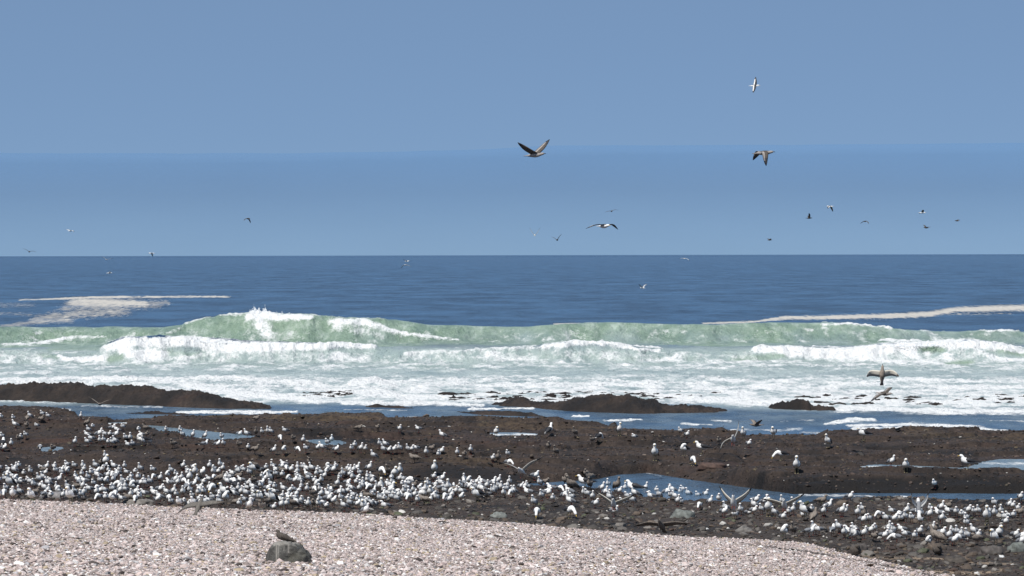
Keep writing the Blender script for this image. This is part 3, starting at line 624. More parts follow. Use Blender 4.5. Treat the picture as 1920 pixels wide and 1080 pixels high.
# ------------------------------------------------------------------ boulder on the shingle
def ground_hit(px, py):
    """where sight lines meet the ground"""
    px = np.atleast_1d(np.asarray(px, float)); py = np.atleast_1d(np.asarray(py, float))
    Yl = np.arange(55, 175, 0.15); outY = np.zeros(len(px)); outZ = np.zeros(len(px))
    A, B = np.meshgrid(px, Yl); rz = HC-(py[None, :]-hy(A))*B/F
    T, _, _ = terrain((A-960)/F*B, B)
    T = np.maximum(T, 0.0)
    hit = T >= rz
    k = np.argmax(hit, 0); k = np.where(hit.any(0), k, len(Yl)-1)
    Y = Yl[k]; return (px-960)/F*Y, Y, T[k, np.arange(len(px))]

def make_boulder():
    m, ns, ls, b = new_mat('grey_boulder'); tc = ns.new('ShaderNodeTexCoord'); oc = tc.outputs['Object']
    n = noise_n(ns, ls, 9, 6, 0.7, coord=oc); n2 = noise_n(ns, ls, 3, 3, coord=oc)
    c_ = ramp_n(ns, ls, n, [(0.32, (0.030, 0.029, 0.027)), (0.52, (0.085, 0.083, 0.076)), (0.72, (0.17, 0.165, 0.15))])
    c_ = mixc(ns, ls, math_n(ns, ls, 'MULTIPLY', math_n(ns, ls, 'SUBTRACT', n2, 0.5), 3, clamp=True), c_, (0.10, 0.095, 0.07))
    sp = ns.new('ShaderNodeSeparateXYZ'); ls.new(oc, sp.inputs[0])
    st = None
    for x0, w, zt in ((-0.185, 0.012, 0.0), (-0.155, 0.008, 0.06), (0.015, 0.014, 0.17), (-0.06, 0.006, 0.2)):
        dx = math_n(ns, ls, 'ABSOLUTE', math_n(ns, ls, 'SUBTRACT', sp.outputs[0], x0))
        a = math_n(ns, ls, 'LESS_THAN', math_n(ns, ls, 'ADD', dx, math_n(ns, ls, 'MULTIPLY', math_n(ns, ls, 'SUBTRACT', n, 0.5), 0.03)), w)
        a = math_n(ns, ls, 'MULTIPLY', a, math_n(ns, ls, 'GREATER_THAN', sp.outputs[2], zt))
        st = a if st is None else math_n(ns, ls, 'MAXIMUM', st, a)
    geo = ns.new('ShaderNodeNewGeometry'); s2_ = ns.new('ShaderNodeSeparateXYZ'); ls.new(geo.outputs['Normal'], s2_.inputs[0])
    topm = math_n(ns, ls, 'MULTIPLY', math_n(ns, ls, 'SUBTRACT', math_n(ns, ls, 'ADD', sp.outputs[2], math_n(ns, ls, 'MULTIPLY', n, 0.12)), 0.335), 25, clamp=True)
    c_ = mixc(ns, ls, math_n(ns, ls, 'MULTIPLY', math_n(ns, ls, 'MAXIMUM', math_n(ns, ls, 'MULTIPLY', st, 0.45), math_n(ns, ls, 'MULTIPLY', topm, 0.5)), math_n(ns, ls, 'MULTIPLY', n, 1.4)), c_, (0.45, 0.42, 0.38))
    ls.new(c_, b.inputs['Base Color']); b.inputs['Roughness'].default_value = 0.85
    bp = ns.new('ShaderNodeBump'); bp.inputs['Distance'].default_value = 0.02; ls.new(n, bp.inputs['Height']); ls.new(bp.outputs[0], b.inputs['Normal'])
    nu, nv = 56, 30; U = np.linspace(0, 2*np.pi, nu+1)[:-1]; W = np.linspace(-0.35, 1, nv)*np.pi/2
    A, B = np.meshgrid(U, W)
    def sgp(v, e): return np.sign(v)*np.abs(v)**e
    X = sgp(np.cos(A), 0.75)*sgp(np.cos(B), 0.45)*0.36; Y = sgp(np.sin(A), 0.8)*sgp(np.cos(B), 0.5)*0.24; Zz = sgp(np.sin(B), 0.45)*0.34
    # steep left end, lower rounded right end
    topx = np.interp(X, [-0.35, -0.27, -0.05, 0.12, 0.25, 0.35], [0.98, 1.03, 1.0, 0.93, 0.70, 0.42])
    Zz = np.where(Zz > 0, Zz*topx, Zz); X = X+np.where(X < 0, 0.05*Zz/0.3, 0)
    dn = 0.03*fbm(X*5+Zz*3, Y*5-Zz*4, 4, 0.6, off=7)+0.022*np.round(2.5*fbm(X*5-Zz*3, Y*5+Zz*4, 3, off=17))+0.008*fbm(X*22+Zz*9, Y*22-Zz*14, 3, off=5)
    rr = np.sqrt(X*X+Y*Y+Zz*Zz)+1e-6; X, Y, Zz = X*(1+dn/rr), Y*(1+dn/rr), Zz*(1+dn/rr)
    P = np.stack([X, Y, Zz], -1); idx = np.arange(nu*nv).reshape(nv, nu); r2 = np.roll(idx, -1, 1)
    q = np.stack([idx[:-1], r2[:-1], r2[1:], idx[1:]], -1).reshape(-1, 4)
    o = link('boulder', mesh_from('boulder', P.reshape(-1, 3), q, m))
    x, y, z = ground_hit(538, 1056); o.location = (x[0], y[0]+0.22, z[0]-0.01)
    tag(o, 'grey boulder streaked with white droppings, alone on the pebble beach', 'boulder'); return o
boulder = make_boulder()

def lump_rock(px, py, w, h, cols, label, seed, dep=0.7):
    nu, nv = 22, 12; U = np.linspace(0, 2*np.pi, nu+1)[:-1]; W = np.linspace(-0.3, 1, nv)*np.pi/2
    A, B = np.meshgrid(U, W); X = np.cos(A)*np.cos(B)**0.7; Y = np.sin(A)*np.cos(B)**0.7*dep; Zz = np.sign(np.sin(B))*np.abs(np.sin(B))**0.8
    d = 1+0.5*fbm(X*1.3+Zz+seed, Y*1.3-Zz, 4, 0.6, off=seed)
    P = np.stack([X*d*w/2, Y*d*w/2, Zz*d*h], -1); idx = np.arange(nu*nv).reshape(nv, nu); r2 = np.roll(idx, -1, 1)
    q = np.stack([idx[:-1], r2[:-1], r2[1:], idx[1:]], -1).reshape(-1, 4)
    x, y, z = ground_hit(px, py)
    mm = plain('stone_'+label.split()[0], cols, 0.8, 0.45, 12)
    o = link('rock', mesh_from('rock', P.reshape(-1, 3), q, mm, smooth=True)); o.location = (x[0], y[0]+w*dep*0.4, z[0]-0.02)
    tag(o, label, 'rock'); return o
for i, (a, b_, w, h, cc, lb) in enumerate([
    (1282, 972, 0.62, 0.20, (0.13, 0.14, 0.13), 'dull grey rock behind the pebble crest, right of centre, below the pool'),
    (1335, 880, 0.85, 0.14, (0.075, 0.045, 0.035), 'reddish brown hump of rock on the shelf above the pool'),
    (935, 972, 0.45, 0.15, (0.15, 0.16, 0.15), 'blue grey stone just behind the pebble crest near the centre'),
    (110, 935, 1.1, 0.16, (0.20, 0.19, 0.19), 'flat pale grey rock at the pebble crest, far left'),
    (255, 946, 0.8, 0.14, (0.17, 0.155, 0.14), 'flat grey rock at the pebble crest among the gulls, left'),
    (1610, 1036, 0.36, 0.20, (0.07, 0.06, 0.055), 'round dark rock at the edge of the pebbles at right'),
    (1755, 1032, 0.42, 0.16, (0.085, 0.065, 0.05), 'brown rock in front of the right hand flock, near the sand streak'),
    (1860, 1040, 0.5, 0.18, (0.075, 0.065, 0.06), 'large dark rock below the right hand flock'),
    (1908, 1036, 0.4, 0.2, (0.12, 0.13, 0.12), 'grey green rock at the right edge of the photo'),
    (1395, 998, 0.4, 0.12, (0.14, 0.13, 0.12), 'grey stone behind the crest, right of the dull grey rock'),
    (1790, 1055, 0.5, 0.12, (0.06, 0.05, 0.042), 'low dark weedy rock between the two sand streaks'),
]): lump_rock(a, b_, w, h, cc, lb, i*3.7+1)
for a, b_, w, lb in ((1324, 993, 0.10, 'small white stone on dark rock, right of the grey rock'), (1878, 1046, 0.12, 'white stone below the right hand flock'), (1831, 1077, 0.10, 'white stone at the bottom right edge'), (508, 866, 0.07, 'tiny white stone on the brown shelf left of centre')):
    lump_rock(a, b_, w, w*0.5, (0.7, 0.7, 0.67), lb, w*40)

# ------------------------------------------------------------------ gulls
M_WHITE = plain('white_plumage', (0.84, 0.83, 0.81), 0.75)
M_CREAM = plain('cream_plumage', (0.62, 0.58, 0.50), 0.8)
M_GREY = plain('grey_mantle', (0.19, 0.20, 0.22), 0.75, 0.15)
M_BLACK = plain('black_mantle', (0.022, 0.022, 0.026), 0.6, 0.2)
M_BROWN = plain('mottled_brown', (0.20, 0.17, 0.145), 0.85, 0.45, 30)
M_BROWN2 = plain('dark_brown', (0.075, 0.062, 0.052), 0.85, 0.4, 30)
M_YEL = plain('yellow_bill', (0.62, 0.42, 0.07), 0.5)
M_LEG = plain('dull_leg', (0.30, 0.26, 0.15), 0.6)
M_RED = plain('dark_red_bill', (0.18, 0.03, 0.02), 0.5)
M_DARKB = plain('dark_bill', (0.03, 0.025, 0.022), 0.5)
# slots: 0 body, 1 mantle, 2 wing tip, 3 bill, 4 legs, 5 belly
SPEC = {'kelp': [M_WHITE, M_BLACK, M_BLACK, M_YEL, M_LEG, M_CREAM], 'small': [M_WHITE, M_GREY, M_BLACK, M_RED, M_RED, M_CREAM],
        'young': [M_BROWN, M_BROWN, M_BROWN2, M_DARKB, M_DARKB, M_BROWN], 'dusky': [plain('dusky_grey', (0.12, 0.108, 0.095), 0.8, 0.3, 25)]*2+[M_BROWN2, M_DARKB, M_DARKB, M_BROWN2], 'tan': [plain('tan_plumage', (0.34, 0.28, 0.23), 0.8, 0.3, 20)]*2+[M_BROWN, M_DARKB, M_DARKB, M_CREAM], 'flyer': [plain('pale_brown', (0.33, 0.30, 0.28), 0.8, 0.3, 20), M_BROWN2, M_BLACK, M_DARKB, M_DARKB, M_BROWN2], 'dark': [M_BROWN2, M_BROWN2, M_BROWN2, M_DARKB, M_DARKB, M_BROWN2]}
class MB:
    def __init__(s): s.v = []; s.f = []; s.m = []
    def loft(s, rings, mats, cap=True):
        """rings: list of (n,3); mats: fn(ringindex, normal) or int"""
        k0 = len(s.v); n = len(rings[0])
        for r_ in rings: s.v += [tuple(p) for p in r_]
        for i in range(len(rings)-1):
            for j in range(n):
                a, b2, c2, d2 = k0+i*n+j, k0+i*n+(j+1) % n, k0+(i+1)*n+(j+1) % n, k0+(i+1)*n+j
                s.f.append((a, b2, c2, d2))
                if callable(mats):
                    pa, pb, pd = (np.array(s.v[t]) for t in (a, b2, d2)); nn = np.cross(pb-pa, pd-pa); ctr = (np.array(s.v[a])+np.array(s.v[c2]))/2-np.mean(rings[i], 0)
                    if np.dot(nn, ctr) < 0: nn = -nn
                    s.m.append(mats(i, nn/(np.linalg.norm(nn)+1e-9)))
                else: s.m.append(mats)
        if cap:
            s.f.append(tuple(k0+j for j in range(n))[::-1]); s.m.append(s.m[-n*(len(rings)-1)] if callable(mats) else mats)
            s.f.append(tuple(k0+(len(rings)-1)*n+j for j in range(n))); s.m.append(s.m[-2] if callable(mats) else mats)
    def mesh(s, name, mats):
        me = bpy.data.meshes.new(name); me.from_pydata([tuple(map(float, p)) for p in s.v], [], s.f)
        for m in mats: me.materials.append(m)
        me.polygons.foreach_set('material_index', s.m); me.polygons.foreach_set('use_smooth', [True]*len(s.f)); me.update(); return me
def ring(c, t, a, b2, n=9, upv=(0, 0, 1)):
    c = np.array(c, float); t = np.array(t, float); t /= np.linalg.norm(t)
    side = np.cross(t, upv); 
    if np.linalg.norm(side) < 0.1: side = np.array([0, 1.0, 0])
    side /= np.linalg.norm(side); up2 = np.cross(side, t)
    return np.array([c+side*math.cos(q)*a+up2*math.sin(q)*b2 for q in np.linspace(0, 2*math.pi, n+1)[:-1]])
def tube(mb, pts, rad, mat, n=5):
    P = [np.array(p, float) for p in pts]; rs = []
    for i, p in enumerate(P):
        t = P[min(i+1, len(P)-1)]-P[max(i-1, 0)]; rs.append(ring(p, t, rad[i], rad[i], n, (0.3, 0.2, 1)))
    mb.loft(rs, mat)
# body path: (x, y, z, half width, half height)
BODY = [(-.30, 0, .245, .030, .008), (-.20, 0, .262, .045, .025), (-.10, 0, .285, .080, .060), (0, 0, .300, .100, .088), (.08, 0, .315, .098, .095), (.135, 0, .345, .078, .080)]
HEADS = {'alert': [(.155, 0, .405, .050, .052), (.165, 0, .455, .038, .040), (.175, 0, .500, .043, .043), (.195, 0, .525, .044, .040), (.225, 0, .523, .034, .030), (.240, 0, .520, .016, .014)],
         'relaxed': [(.150, 0, .390, .058, .055), (.160, 0, .425, .046, .044), (.180, 0, .450, .046, .042), (.210, 0, .455, .042, .038), (.235, 0, .450, .022, .020)],
         'feeding': [(.20, 0, .330, .055, .055), (.26, 0, .285, .040, .040), (.30, 0, .240, .042, .040), (.33, 0, .205, .038, .034), (.345, 0, .185, .018, .016)],
         'preening': [(.145, .01, .400, .052, .050), (.130, .04, .440, .042, .042), (.095, .07, .445, .044, .040), (.060, .08, .430, .038, .034), (.045, .08, .420, .018, .016)],
         'hunched': [(.150, 0, .375, .064, .056), (.155, 0, .395, .055, .050), (.175, 0, .410, .050, .044), (.205, 0, .410, .040, .034), (.228, 0, .405, .020, .018)]}
BILL = {'alert': (.06, 0, -.012), 'relaxed': (.06, 0, -.012), 'feeding': (.03, 0, -.055), 'preening': (-.035, .01, -.045), 'hunched': (.055, 0, -.015)}
def standing(spec, pose, sit=False, lift=0.0):
    mb = MB(); P = [np.array(p, float) for p in BODY+HEADS[pose]]
    if pose == 'alert':      # body tilted up
        for p in P[:6]: p[2] += (p[0])*0.25
    nb = 6; rs = []
    for i, p in enumerate(P):
        t = P[min(i+1, len(P)-1)][:3]-P[max(i-1, 0)][:3]
        rs.append(ring(p[:3], t, p[3], p[4], 10, (-.6, 0, 1) if i > nb else (0, 0, 1)))
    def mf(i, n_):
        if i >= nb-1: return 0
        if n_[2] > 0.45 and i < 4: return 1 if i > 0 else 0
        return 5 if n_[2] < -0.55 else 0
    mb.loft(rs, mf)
    h = P[-1][:3]; bv = np.array(BILL[pose])
    tube(mb, [h-bv*.15, h+bv*.7, h+bv], [.012, .010, .002], 3)
    tl = 0.25 if pose == 'alert' else 0
    for sgn in (-1, 1):
        W = [(.075, .345, .008, .020), (.03, .340, .018, .060), (-.04, .325, .022, .068), (-.14, .300, .016, .042), (-.24, .285, .010, .024), (-.345, .270, .004, .008)]
        off = [.080, .088, .088, .070, .042, .012]
        rr = [ring((x, sgn*off[k], z+x*tl), (-1, 0, -.2), a, b2, 6) for k, (x, z, a, b2) in enumerate(W)]
        mb.loft(rr, lambda i, n_: 2 if i >= 3 else 1)
        if not sit:
            tube(mb, [(0.01, sgn*.035, .24), (0.0, sgn*.036, .17), (.01, sgn*.036, .082)], [.016, .008, .008], 4)
            k = len(mb.v); mb.v += [(-.01, sgn*.036, .07), (.07, sgn*.036+.03, .072), (.075, sgn*.036, .074), (.07, sgn*.036-.03, .072), (.01, sgn*.036, .09)]
            mb.f += [(k, k+1, k+2), (k, k+2, k+3), (k+4, k+2, k+1), (k+4, k+3, k+2), (k, k+4, k+1), (k, k+3, k+4)]; mb.m += [4]*6
    mb.v = [(x, y, z-(.20 if sit else .07)) for x, y, z in mb.v]
    return mb
def flying(wl, wr, pitch=0.0, legs=False, headup=0.0, tail=1.0):
    """wl/wr: (inner elevation, outer elevation, inner sweep, outer sweep) in degrees; +Y is the bird's left"""
    mb = MB()
    P = [(-.33, 0, .0, .060*tail, .006), (-.22, 0, .0, .040, .018), (-.12, 0, 0, .062, .048), (0, 0, 0, .082, .072), (.10, 0, .005, .072, .066), (.17, 0, .012+headup*.3, .048, .046), (.22, 0, .02+headup*.7, .040, .040), (.265, 0, .025+headup, .034, .032), (.29, 0, .023+headup, .014, .013)]
    P = [np.array(p, float) for p in P]; rs = []
    for i, p in enumerate(P):
        t = P[min(i+1, len(P)-1)][:3]-P[max(i-1, 0)][:3]; rs.append(ring(p[:3], t, p[3], p[4], 10))
    mb.loft(rs, lambda i, n_: 1 if (n_[2] > .5 and 1 < i < 5) else 0)
    h = P[-1][:3]; tube(mb, [h-(.01, 0, 0), h+(.04, 0, -.004), h+(.055, 0, -.010)], [.012, .010, .002], 3)
    for sgn, (e1, e2, s1_, s2_) in ((1, wl), (-1, wr)):
        p = np.array((.05, sgn*.05, .035)); pts = [(p, .20)]
        nseg = 9
        for k in range(nseg):
            f_ = k/(nseg-1); tt = min(max((f_-.25)/.4, 0), 1); e = R(e1+(e2-e1)*tt); sw_ = R(s1_+(s2_-s1_)*tt)
            d = np.array((math.sin(sw_)*math.cos(e), sgn*math.cos(sw_)*math.cos(e), math.sin(e)))
            p = p+d*(.66/nseg); ch = np.interp(f_, [0, .3, .6, .85, 1], [.20, .19, .15, .085, .02]); pts.append((p, ch))
        rr = []
        for k, (q, ch) in enumerate(pts):
            t = pts[min(k+1, nseg)][0]-pts[max(k-1, 0)][0]; t = t/np.linalg.norm(t)
            fwd = np.array((1.0, 0, 0)); fwd = fwd-t*np.dot(fwd, t); fwd /= np.linalg.norm(fwd); up_ = np.cross(t, fwd)*(-sgn)
            th = .018*(ch/.2)+.002
            rr.append(np.array([q+fwd*.35*ch, q+fwd*.18*ch+up_*th, q-fwd*.25*ch+up_*th*.6, q-fwd*.65*ch, q-fwd*.25*ch-up_*th*.3, q+fwd*.18*ch-up_*th*.6]))
        def mf(i, n_, sgn=sgn): 
            return 2 if i >= 6 else 1
        k0 = len(mb.f); mb.loft(rr, mf)
        for fi in range(k0, len(mb.f)):
            f = mb.f[fi]
            j = (fi-k0) % 6; seg = (fi-k0)//6
            if fi < k0+6*nseg and j in (3, 4, 5) and seg < 7: mb.m[fi] = 5   # underwing
            if fi < k0+6*nseg and seg < 7 and j == 2: mb.m[fi] = 0           # pale trailing edge
    if legs:
        for sgn in (-1, 1): tube(mb, [(-.04, sgn*.03, -.05), (-.03, sgn*.035, -.16), (.0, sgn*.035, -.21)], [.012, .008, .008], 4)
    ca, sa = math.cos(pitch), math.sin(pitch)
    mb.v = [(x*ca-z*sa, y, x*sa+z*ca) for x, y, z in mb.v]
    return mb
_cache = {}
def stand_mesh(spec, pose, sit):
    k = (spec, pose, sit)
    if k not in _cache: _cache[k] = standing(spec, pose, sit).mesh('gull', SPEC[spec])
    return _cache[k]

# positions read off the photograph: blob centres, in enlarged-crop pixels
def crop(ox, oy, sc, items):
    out = []
    for it in items: out.append((ox+it[0]/sc, oy+it[1]/sc, it[2] if len(it) > 2 else 's'))
    return out
BL = []
BL += crop(0, 740, 6, [(10, 240), (145, 250), (300, 240, 'g'), (335, 230), (475, 205), (460, 250, 'g'), (540, 240), (175, 330), (295, 320, 'g'), (410, 335, 'd'), (905, 260), (975, 290, 'g'), (1040, 345, 'd'), (995, 395), (225, 445), (205, 480, 'g'), (285, 460), (20, 470), (25, 520, 'S'), (120, 550), (25, 590, 'd'), (445, 590, 'd'), (590, 580, 'g'), (835, 540), (985, 480), (985, 535), (1025, 500), (1095, 470), (1120, 510), (1180, 460), (1165, 505), (1225, 445), (1245, 335), (1285, 460), (1300, 490), (1320, 405), (1260, 535), (1295, 550), (1215, 550, 'd'), (1380, 350, 'd'), (1410, 455), (1460, 480), (1490, 530), (1445, 555), (1555, 400, 'd'), (1650, 420, 'g'), (1600, 440), (1600, 490, 'P'), (1610, 560), (1680, 520, 'd'), (1865, 390), (1180, 690), (1130, 750, 'g'), (1175, 735, 'S'), (1640, 350, 'g')])
BL += crop(320, 740, 6, [(105, 410), (130, 440), (245, 450), (380, 455), (570, 465), (370, 580), (515, 570, 'd'), (590, 550), (25, 540, 'g'), (765, 570, 'g'), (865, 560), (765, 430, 'd'), (860, 435), (955, 400, 'g'), (1025, 430), (1095, 440), (1130, 430), (1285, 415), (1225, 505, 'd'), (1375, 500, 'g'), (1485, 515), (1760, 530), (1805, 500), (945, 630, 'g'), (1150, 650), (1270, 645, 'd'), (1415, 605, 'd'), (1520, 605), (1650, 625, 'd'), (1710, 615), (1850, 640, 'd'), (1555, 740, 'g'), (960, 260, 'g'), (1280, 780), (945, 790, 'g')])
BL += crop(640, 740, 6, [(185, 350, 'g'), (405, 380, 'g'), (650, 390), (870, 385), (1145, 455), (1735, 390, 'S'), (145, 570), (110, 610), (210, 610), (260, 625), (430, 600), (500, 585), (525, 650), (475, 625), (570, 635), (620, 615), (655, 610), (365, 690), (750, 630), (790, 620), (840, 610, 'd'), (820, 700, 'g'), (950, 650), (1015, 600, 'g'), (1090, 670), (1115, 630), (1300, 650), (1380, 650, 'g'), (1450, 630), (1700, 715), (1870, 695), (1760, 740, 'g'), (1870, 770, 'd'), (65, 845), (155, 830), (130, 850), (205, 880), (300, 840), (435, 840, 'P'), (515, 850, 'g'), (590, 870, 'S'), (655, 840, 'S'), (1040, 820, 'S'), (1035, 930)])
BL += crop(960, 740, 6, [(410, 375, 'B'), (705, 410, 'g'), (1205, 370, 'S'), (975, 475, 'P'), (900, 500, 'g'), (410, 560, 'g'), (490, 625, 'g'), (1605, 640, 'T'), (1895, 400), (1375, 465, 'd')])
BL += crop(1280, 740, 6, [(45, 440), (20, 595, 'P'), (220, 570, 'Q'), (405, 500, 'g'), (680, 410, 'S'), (1020, 400, 'S'), (740, 550), (105, 710, 'E'), (1105, 650, 'P'), (1280, 780, 'T'), (1635, 515, 'S')])
BL += [(1620, 813, 'S'), (1670, 869, 's'), (1698, 871, 'S'), (1815, 870, 'Q')]
BL += crop(960, 840, 6, [(380, 370, 'g'), (600, 350, 'G'), (670, 400, 'G'), (245, 360), (310, 395), (95, 430), (180, 435), (135, 440), (190, 500), (20, 490), (355, 465, 'd'), (390, 510), (450, 460), (525, 460, 'd'), (330, 540), (455, 570), (580, 540), (655, 500), (670, 555), (665, 610), (830, 300, 'g'), (875, 320, 'G'), (820, 360, 'Q'), (870, 400, 'g'), (810, 520), (850, 520), (900, 550), (930, 630), (1000, 450), (1080, 410), (1175, 400, 'G'), (1040, 510), (1095, 520), (1100, 565), (1270, 455), (1195, 480), (1375, 430, 'Q'), (1300, 510), (1390, 520), (1495, 450), (1570, 490), (1570, 550), (1620, 470), (1655, 530), (1725, 500), (1785, 530), (1845, 550), (1860, 605), (1815, 480), (1890, 490), (1900, 570), (1250, 610), (1355, 595), (245, 620), (280, 710, 'E'), (640, 710, 'P'), (1140, 720)])
BL += crop(1280, 860, 6, [(5, 345), (65, 400), (170, 410), (255, 405), (300, 490), (190, 525, 'd'), (405, 455), (485, 570), (455, 610, 'd'), (590, 640, 'd'), (650, 585), (735, 575), (790, 590), (815, 470), (815, 535), (885, 580), (910, 485), (960, 560, 'S'), (975, 480), (1035, 610), (1120, 620), (1190, 600), (1235, 580), (1120, 485), (1245, 520), (1350, 515), (1380, 590, 'S'), (1350, 605), (1450, 570), (1470, 650, 'g'), (1555, 470, 'g'), (1615, 540), (1580, 600), (1775, 600), (1800, 610), (1875, 435), (1140, 820, 'P'), (1240, 800, 'g'), (1415, 830), (1530, 820), (1480, 810), (1680, 820), (1760, 790), (1815, 850), (1890, 840), (1915, 875)])
BL += crop(1600, 880, 5.4, [(820, 195), (40, 450), (95, 410), (110, 460, 'g'), (265, 460, 'd'), (390, 430), (475, 455, 'd'), (540, 440), (610, 430), (685, 450), (780, 410), (765, 470), (880, 400), (880, 455), (890, 510), (975, 430), (965, 370, 'g'), (1040, 440), (1155, 420), (1105, 465, 'd'), (1145, 500), (1145, 555), (1225, 435), (1270, 430), (1350, 480, 'S'), (1430, 350), (1380, 430), (1430, 460), (1495, 430), (1575, 360), (1610, 370), (1665, 395), (1580, 445), (1620, 475), (1540, 500), (1535, 540), (1690, 290), (1670, 430, 'g'), (1725, 430), (90, 520), (160, 510), (335, 510), (410, 510, 'd'), (480, 505), (525, 495), (590, 500), (680, 525),
    (15, 620), (15, 670), (100, 670), (165, 620), (210, 610), (215, 680, 'g'), (300, 680), (355, 610), (375, 670), (405, 630), (440, 700, 'd'), (500, 620), (530, 670, 'd'), (620, 690), (670, 640), (790, 610), (845, 610, 'g'), (850, 680, 'G'), (885, 660), (965, 690), (1000, 640), (1055, 650), (1090, 670), (1080, 715, 'd'), (1155, 685), (1230, 640), (1265, 675), (1440, 690, 'S'), (1465, 650, 'S'), (1630, 670), (1690, 700), (1690, 740), (1250, 710, 'g'), (850, 790, 'H'), (20, 790, 'H'), (760, 740, 'd'), (1010, 735, 'd')])
nlisted = len(BL)
# the dense flock: an uneven scatter, hand-bounded
g = np.random.default_rng(33); acc = []
def okp(x, y):
    up_ = np.interp(x, [-150, 0, 640, 700, 800, 960], [868, 872, 876, 896, 898, 902]); dn_ = np.interp(x, [-150, 0, 160, 320, 480, 640, 700, 850, 960], [928, 929, 932, 944, 951, 950, 946, 938, 926])
    return up_ <= y <= dn_
tries = 0
while len(acc) < 490 and tries < 60000:
    tries += 1; x = g.uniform(-90, 962); y = g.uniform(868, 956)
    if not okp(x, y): continue
    if g.uniform() > 0.55+0.9*float(perlin(np.array([x*0.02]), np.array([y*0.06]))[0]) + (0.10 if x < 600 else 0.45): continue
    if any(((x-a)/8.8)**2+((y-b_)/4.9)**2 < 1 for a, b_, _ in acc): continue
    acc.append((x, y, g.choice(['s', 's', 's', 's', 's', 'd', 'd', 'g', 'S', 'P'], p=[.16, .16, .16, .12, .12, .10, .07, .07, .025, .015])))
BL += acc
BL.append((682, 948, 'S')); BL.append((683, 958, 's'))
# what each code means: species, poses, size
KIND = {'s': ('small', ['relaxed', 'relaxed', 'alert', 'alert'], .66), 'd': ('small', ['feeding', 'preening', 'hunched'], .66), 'g': ('young', ['relaxed', 'alert', 'hunched'], .72),
        'S': ('kelp', ['alert', 'relaxed'], .93), 'T': ('kelp', ['alert'], 1.05), 'B': ('kelp', ['alert'], .95), 'P': ('kelp', ['preening', 'feeding'], .9), 'Q': ('kelp', ['relaxed'], .95), 'E': ('kelp', ['feeding'], .9), 'G': ('young', ['alert', 'relaxed'], .95), 'H': ('dark', ['hunched'], .95)}
px_ = np.array([b_[0] for b_ in BL]); py_ = np.array([b_[1] for b_ in BL])
codes = [b_[2] for b_ in BL]
lenpx = np.array([KIND[c_][2]*0.5*(0.42 if KIND[c_][0] == 'small' else .5) for c_ in codes])
for _ in range(2):
    X_, Y_, Z_ = ground_hit(px_, py_+lenpx*F/100*1.0)
birds = []
for i in range(len(BL)):
    sp, poses, sc = KIND[codes[i]]; q = random.Random(i*13+1)
    pose = q.choice(poses); sit = (q.random() < 0.16 and sp == 'small' and pose in ('relaxed', 'hunched')) or codes[i] == 'H'
    head = -97+q.gauss(0, 30)      # heading angle in the ground plane; -90 looks at the camera
    if q.random() < 0.10: head = q.uniform(0, 360)
    if codes[i] == 'B': head = 60
    if codes[i] in ('Q',): head = q.choice([180, 200, 170])
    if codes[i] == 'T': head = -95
    sc *= q.uniform(.92, 1.08)
    if Y_[i] > 172: continue
    zz = Z_[i]
    birds.append(dict(i=i, px=px_[i], py=py_[i], X=X_[i], Y=Y_[i], Z=zz-0.005, sp=sp, pose=pose, sit=sit, head=head % 360, sc=sc, score=F*sc/Y_[i]*(1.0 if i < nlisted or codes[i] in 'ST' else 0.74)))
birds.sort(key=lambda b_: -b_['score'])
single, rest_b = birds[:300], birds[300:]

# ---- words that single each one out
def where(b_):
    x, y = b_['px'], b_['py']
    cz = line(CREST, x)
    if y < 830: band = 'back'
    elif y < (864 if x < 640 else (892 if x < 1100 else 888)): band = 'shelf'
    else: band = 'flock'
    if band == 'back':
        zs = [(110, 'near the far left corner of the shelf'), (215, 'by the inlet at left'), (260, 'right of the inlet at left'), (300, 'left of the narrow channel pool'), (420, 'in the narrow channel pool'), (520, 'right of the narrow channel pool'), (660, 'by the little grey pool'), (860, 'on the far shelf left of centre'), (1100, 'on the far shelf at centre'), (1330, 'on the far shelf right of centre'), (1480, 'at the channel edge behind the blue pool'), (2200, 'on the far shelf at right')]
    elif band == 'shelf':
        zs = [(120, 'on the brown shelf at far left'), (250, 'on the shelf by the small square pool'), (400, 'on the shelf below the channel pool'), (560, 'on the shelf above the boulder'), (660, 'on the shelf right of the boulder'), (790, 'under the low step left of centre'), (960, 'under the low step near centre'), (1150, 'on bare rock near centre'), (1330, 'on bare rock above the blue pool'), (1560, 'on bare rock right of the blue pool'), (2200, 'beside the white trickle at right')]
    else:
        zs = [(90, 'in the flock at far left'), (180, 'in the flock above the flat pale rock'), (300, 'in the flock above the flat grey rock'), (420, 'in the flock behind the low-flying gull'), (500, 'in the flock left of the boulder'), (580, 'in the flock above the boulder'), (660, 'in the flock right of the boulder'), (760, 'in the flock left of centre'), (880, 'in the thinning flock near centre'), (960, 'in the flock at centre'), (1040, 'below the gull flying over the flock'), (1110, 'at the left tip of the blue pool'), (1190, 'below the left end of the blue pool'), (1300, 'along the near side of the blue pool'), (1400, 'near the landing gull by the pool'), (1480, 'right of the landing gull'), (1560, 'at the right end of the pool reflection'), (1640, 'on the low reddish rock at right'), (1720, 'left of the gull with raised wings'), (1790, 'right of the gull with raised wings'), (1860, 'in the right hand flock'), (2200, 'at the right edge of the photo')]
    zt = next(t for lim_, t in zs if x < lim_)
    if band == 'flock':
        lo = line([(0, 872), (640, 880), (800, 905), (1100, 900), (1500, 930), (1920, 945)], x); hi = cz-12
        f_ = (y-lo)/max(hi-lo, 1); zt = ('back row, ' if f_ < .33 else 'middle row, ' if f_ < .67 else 'front row, ')+zt
    return zt
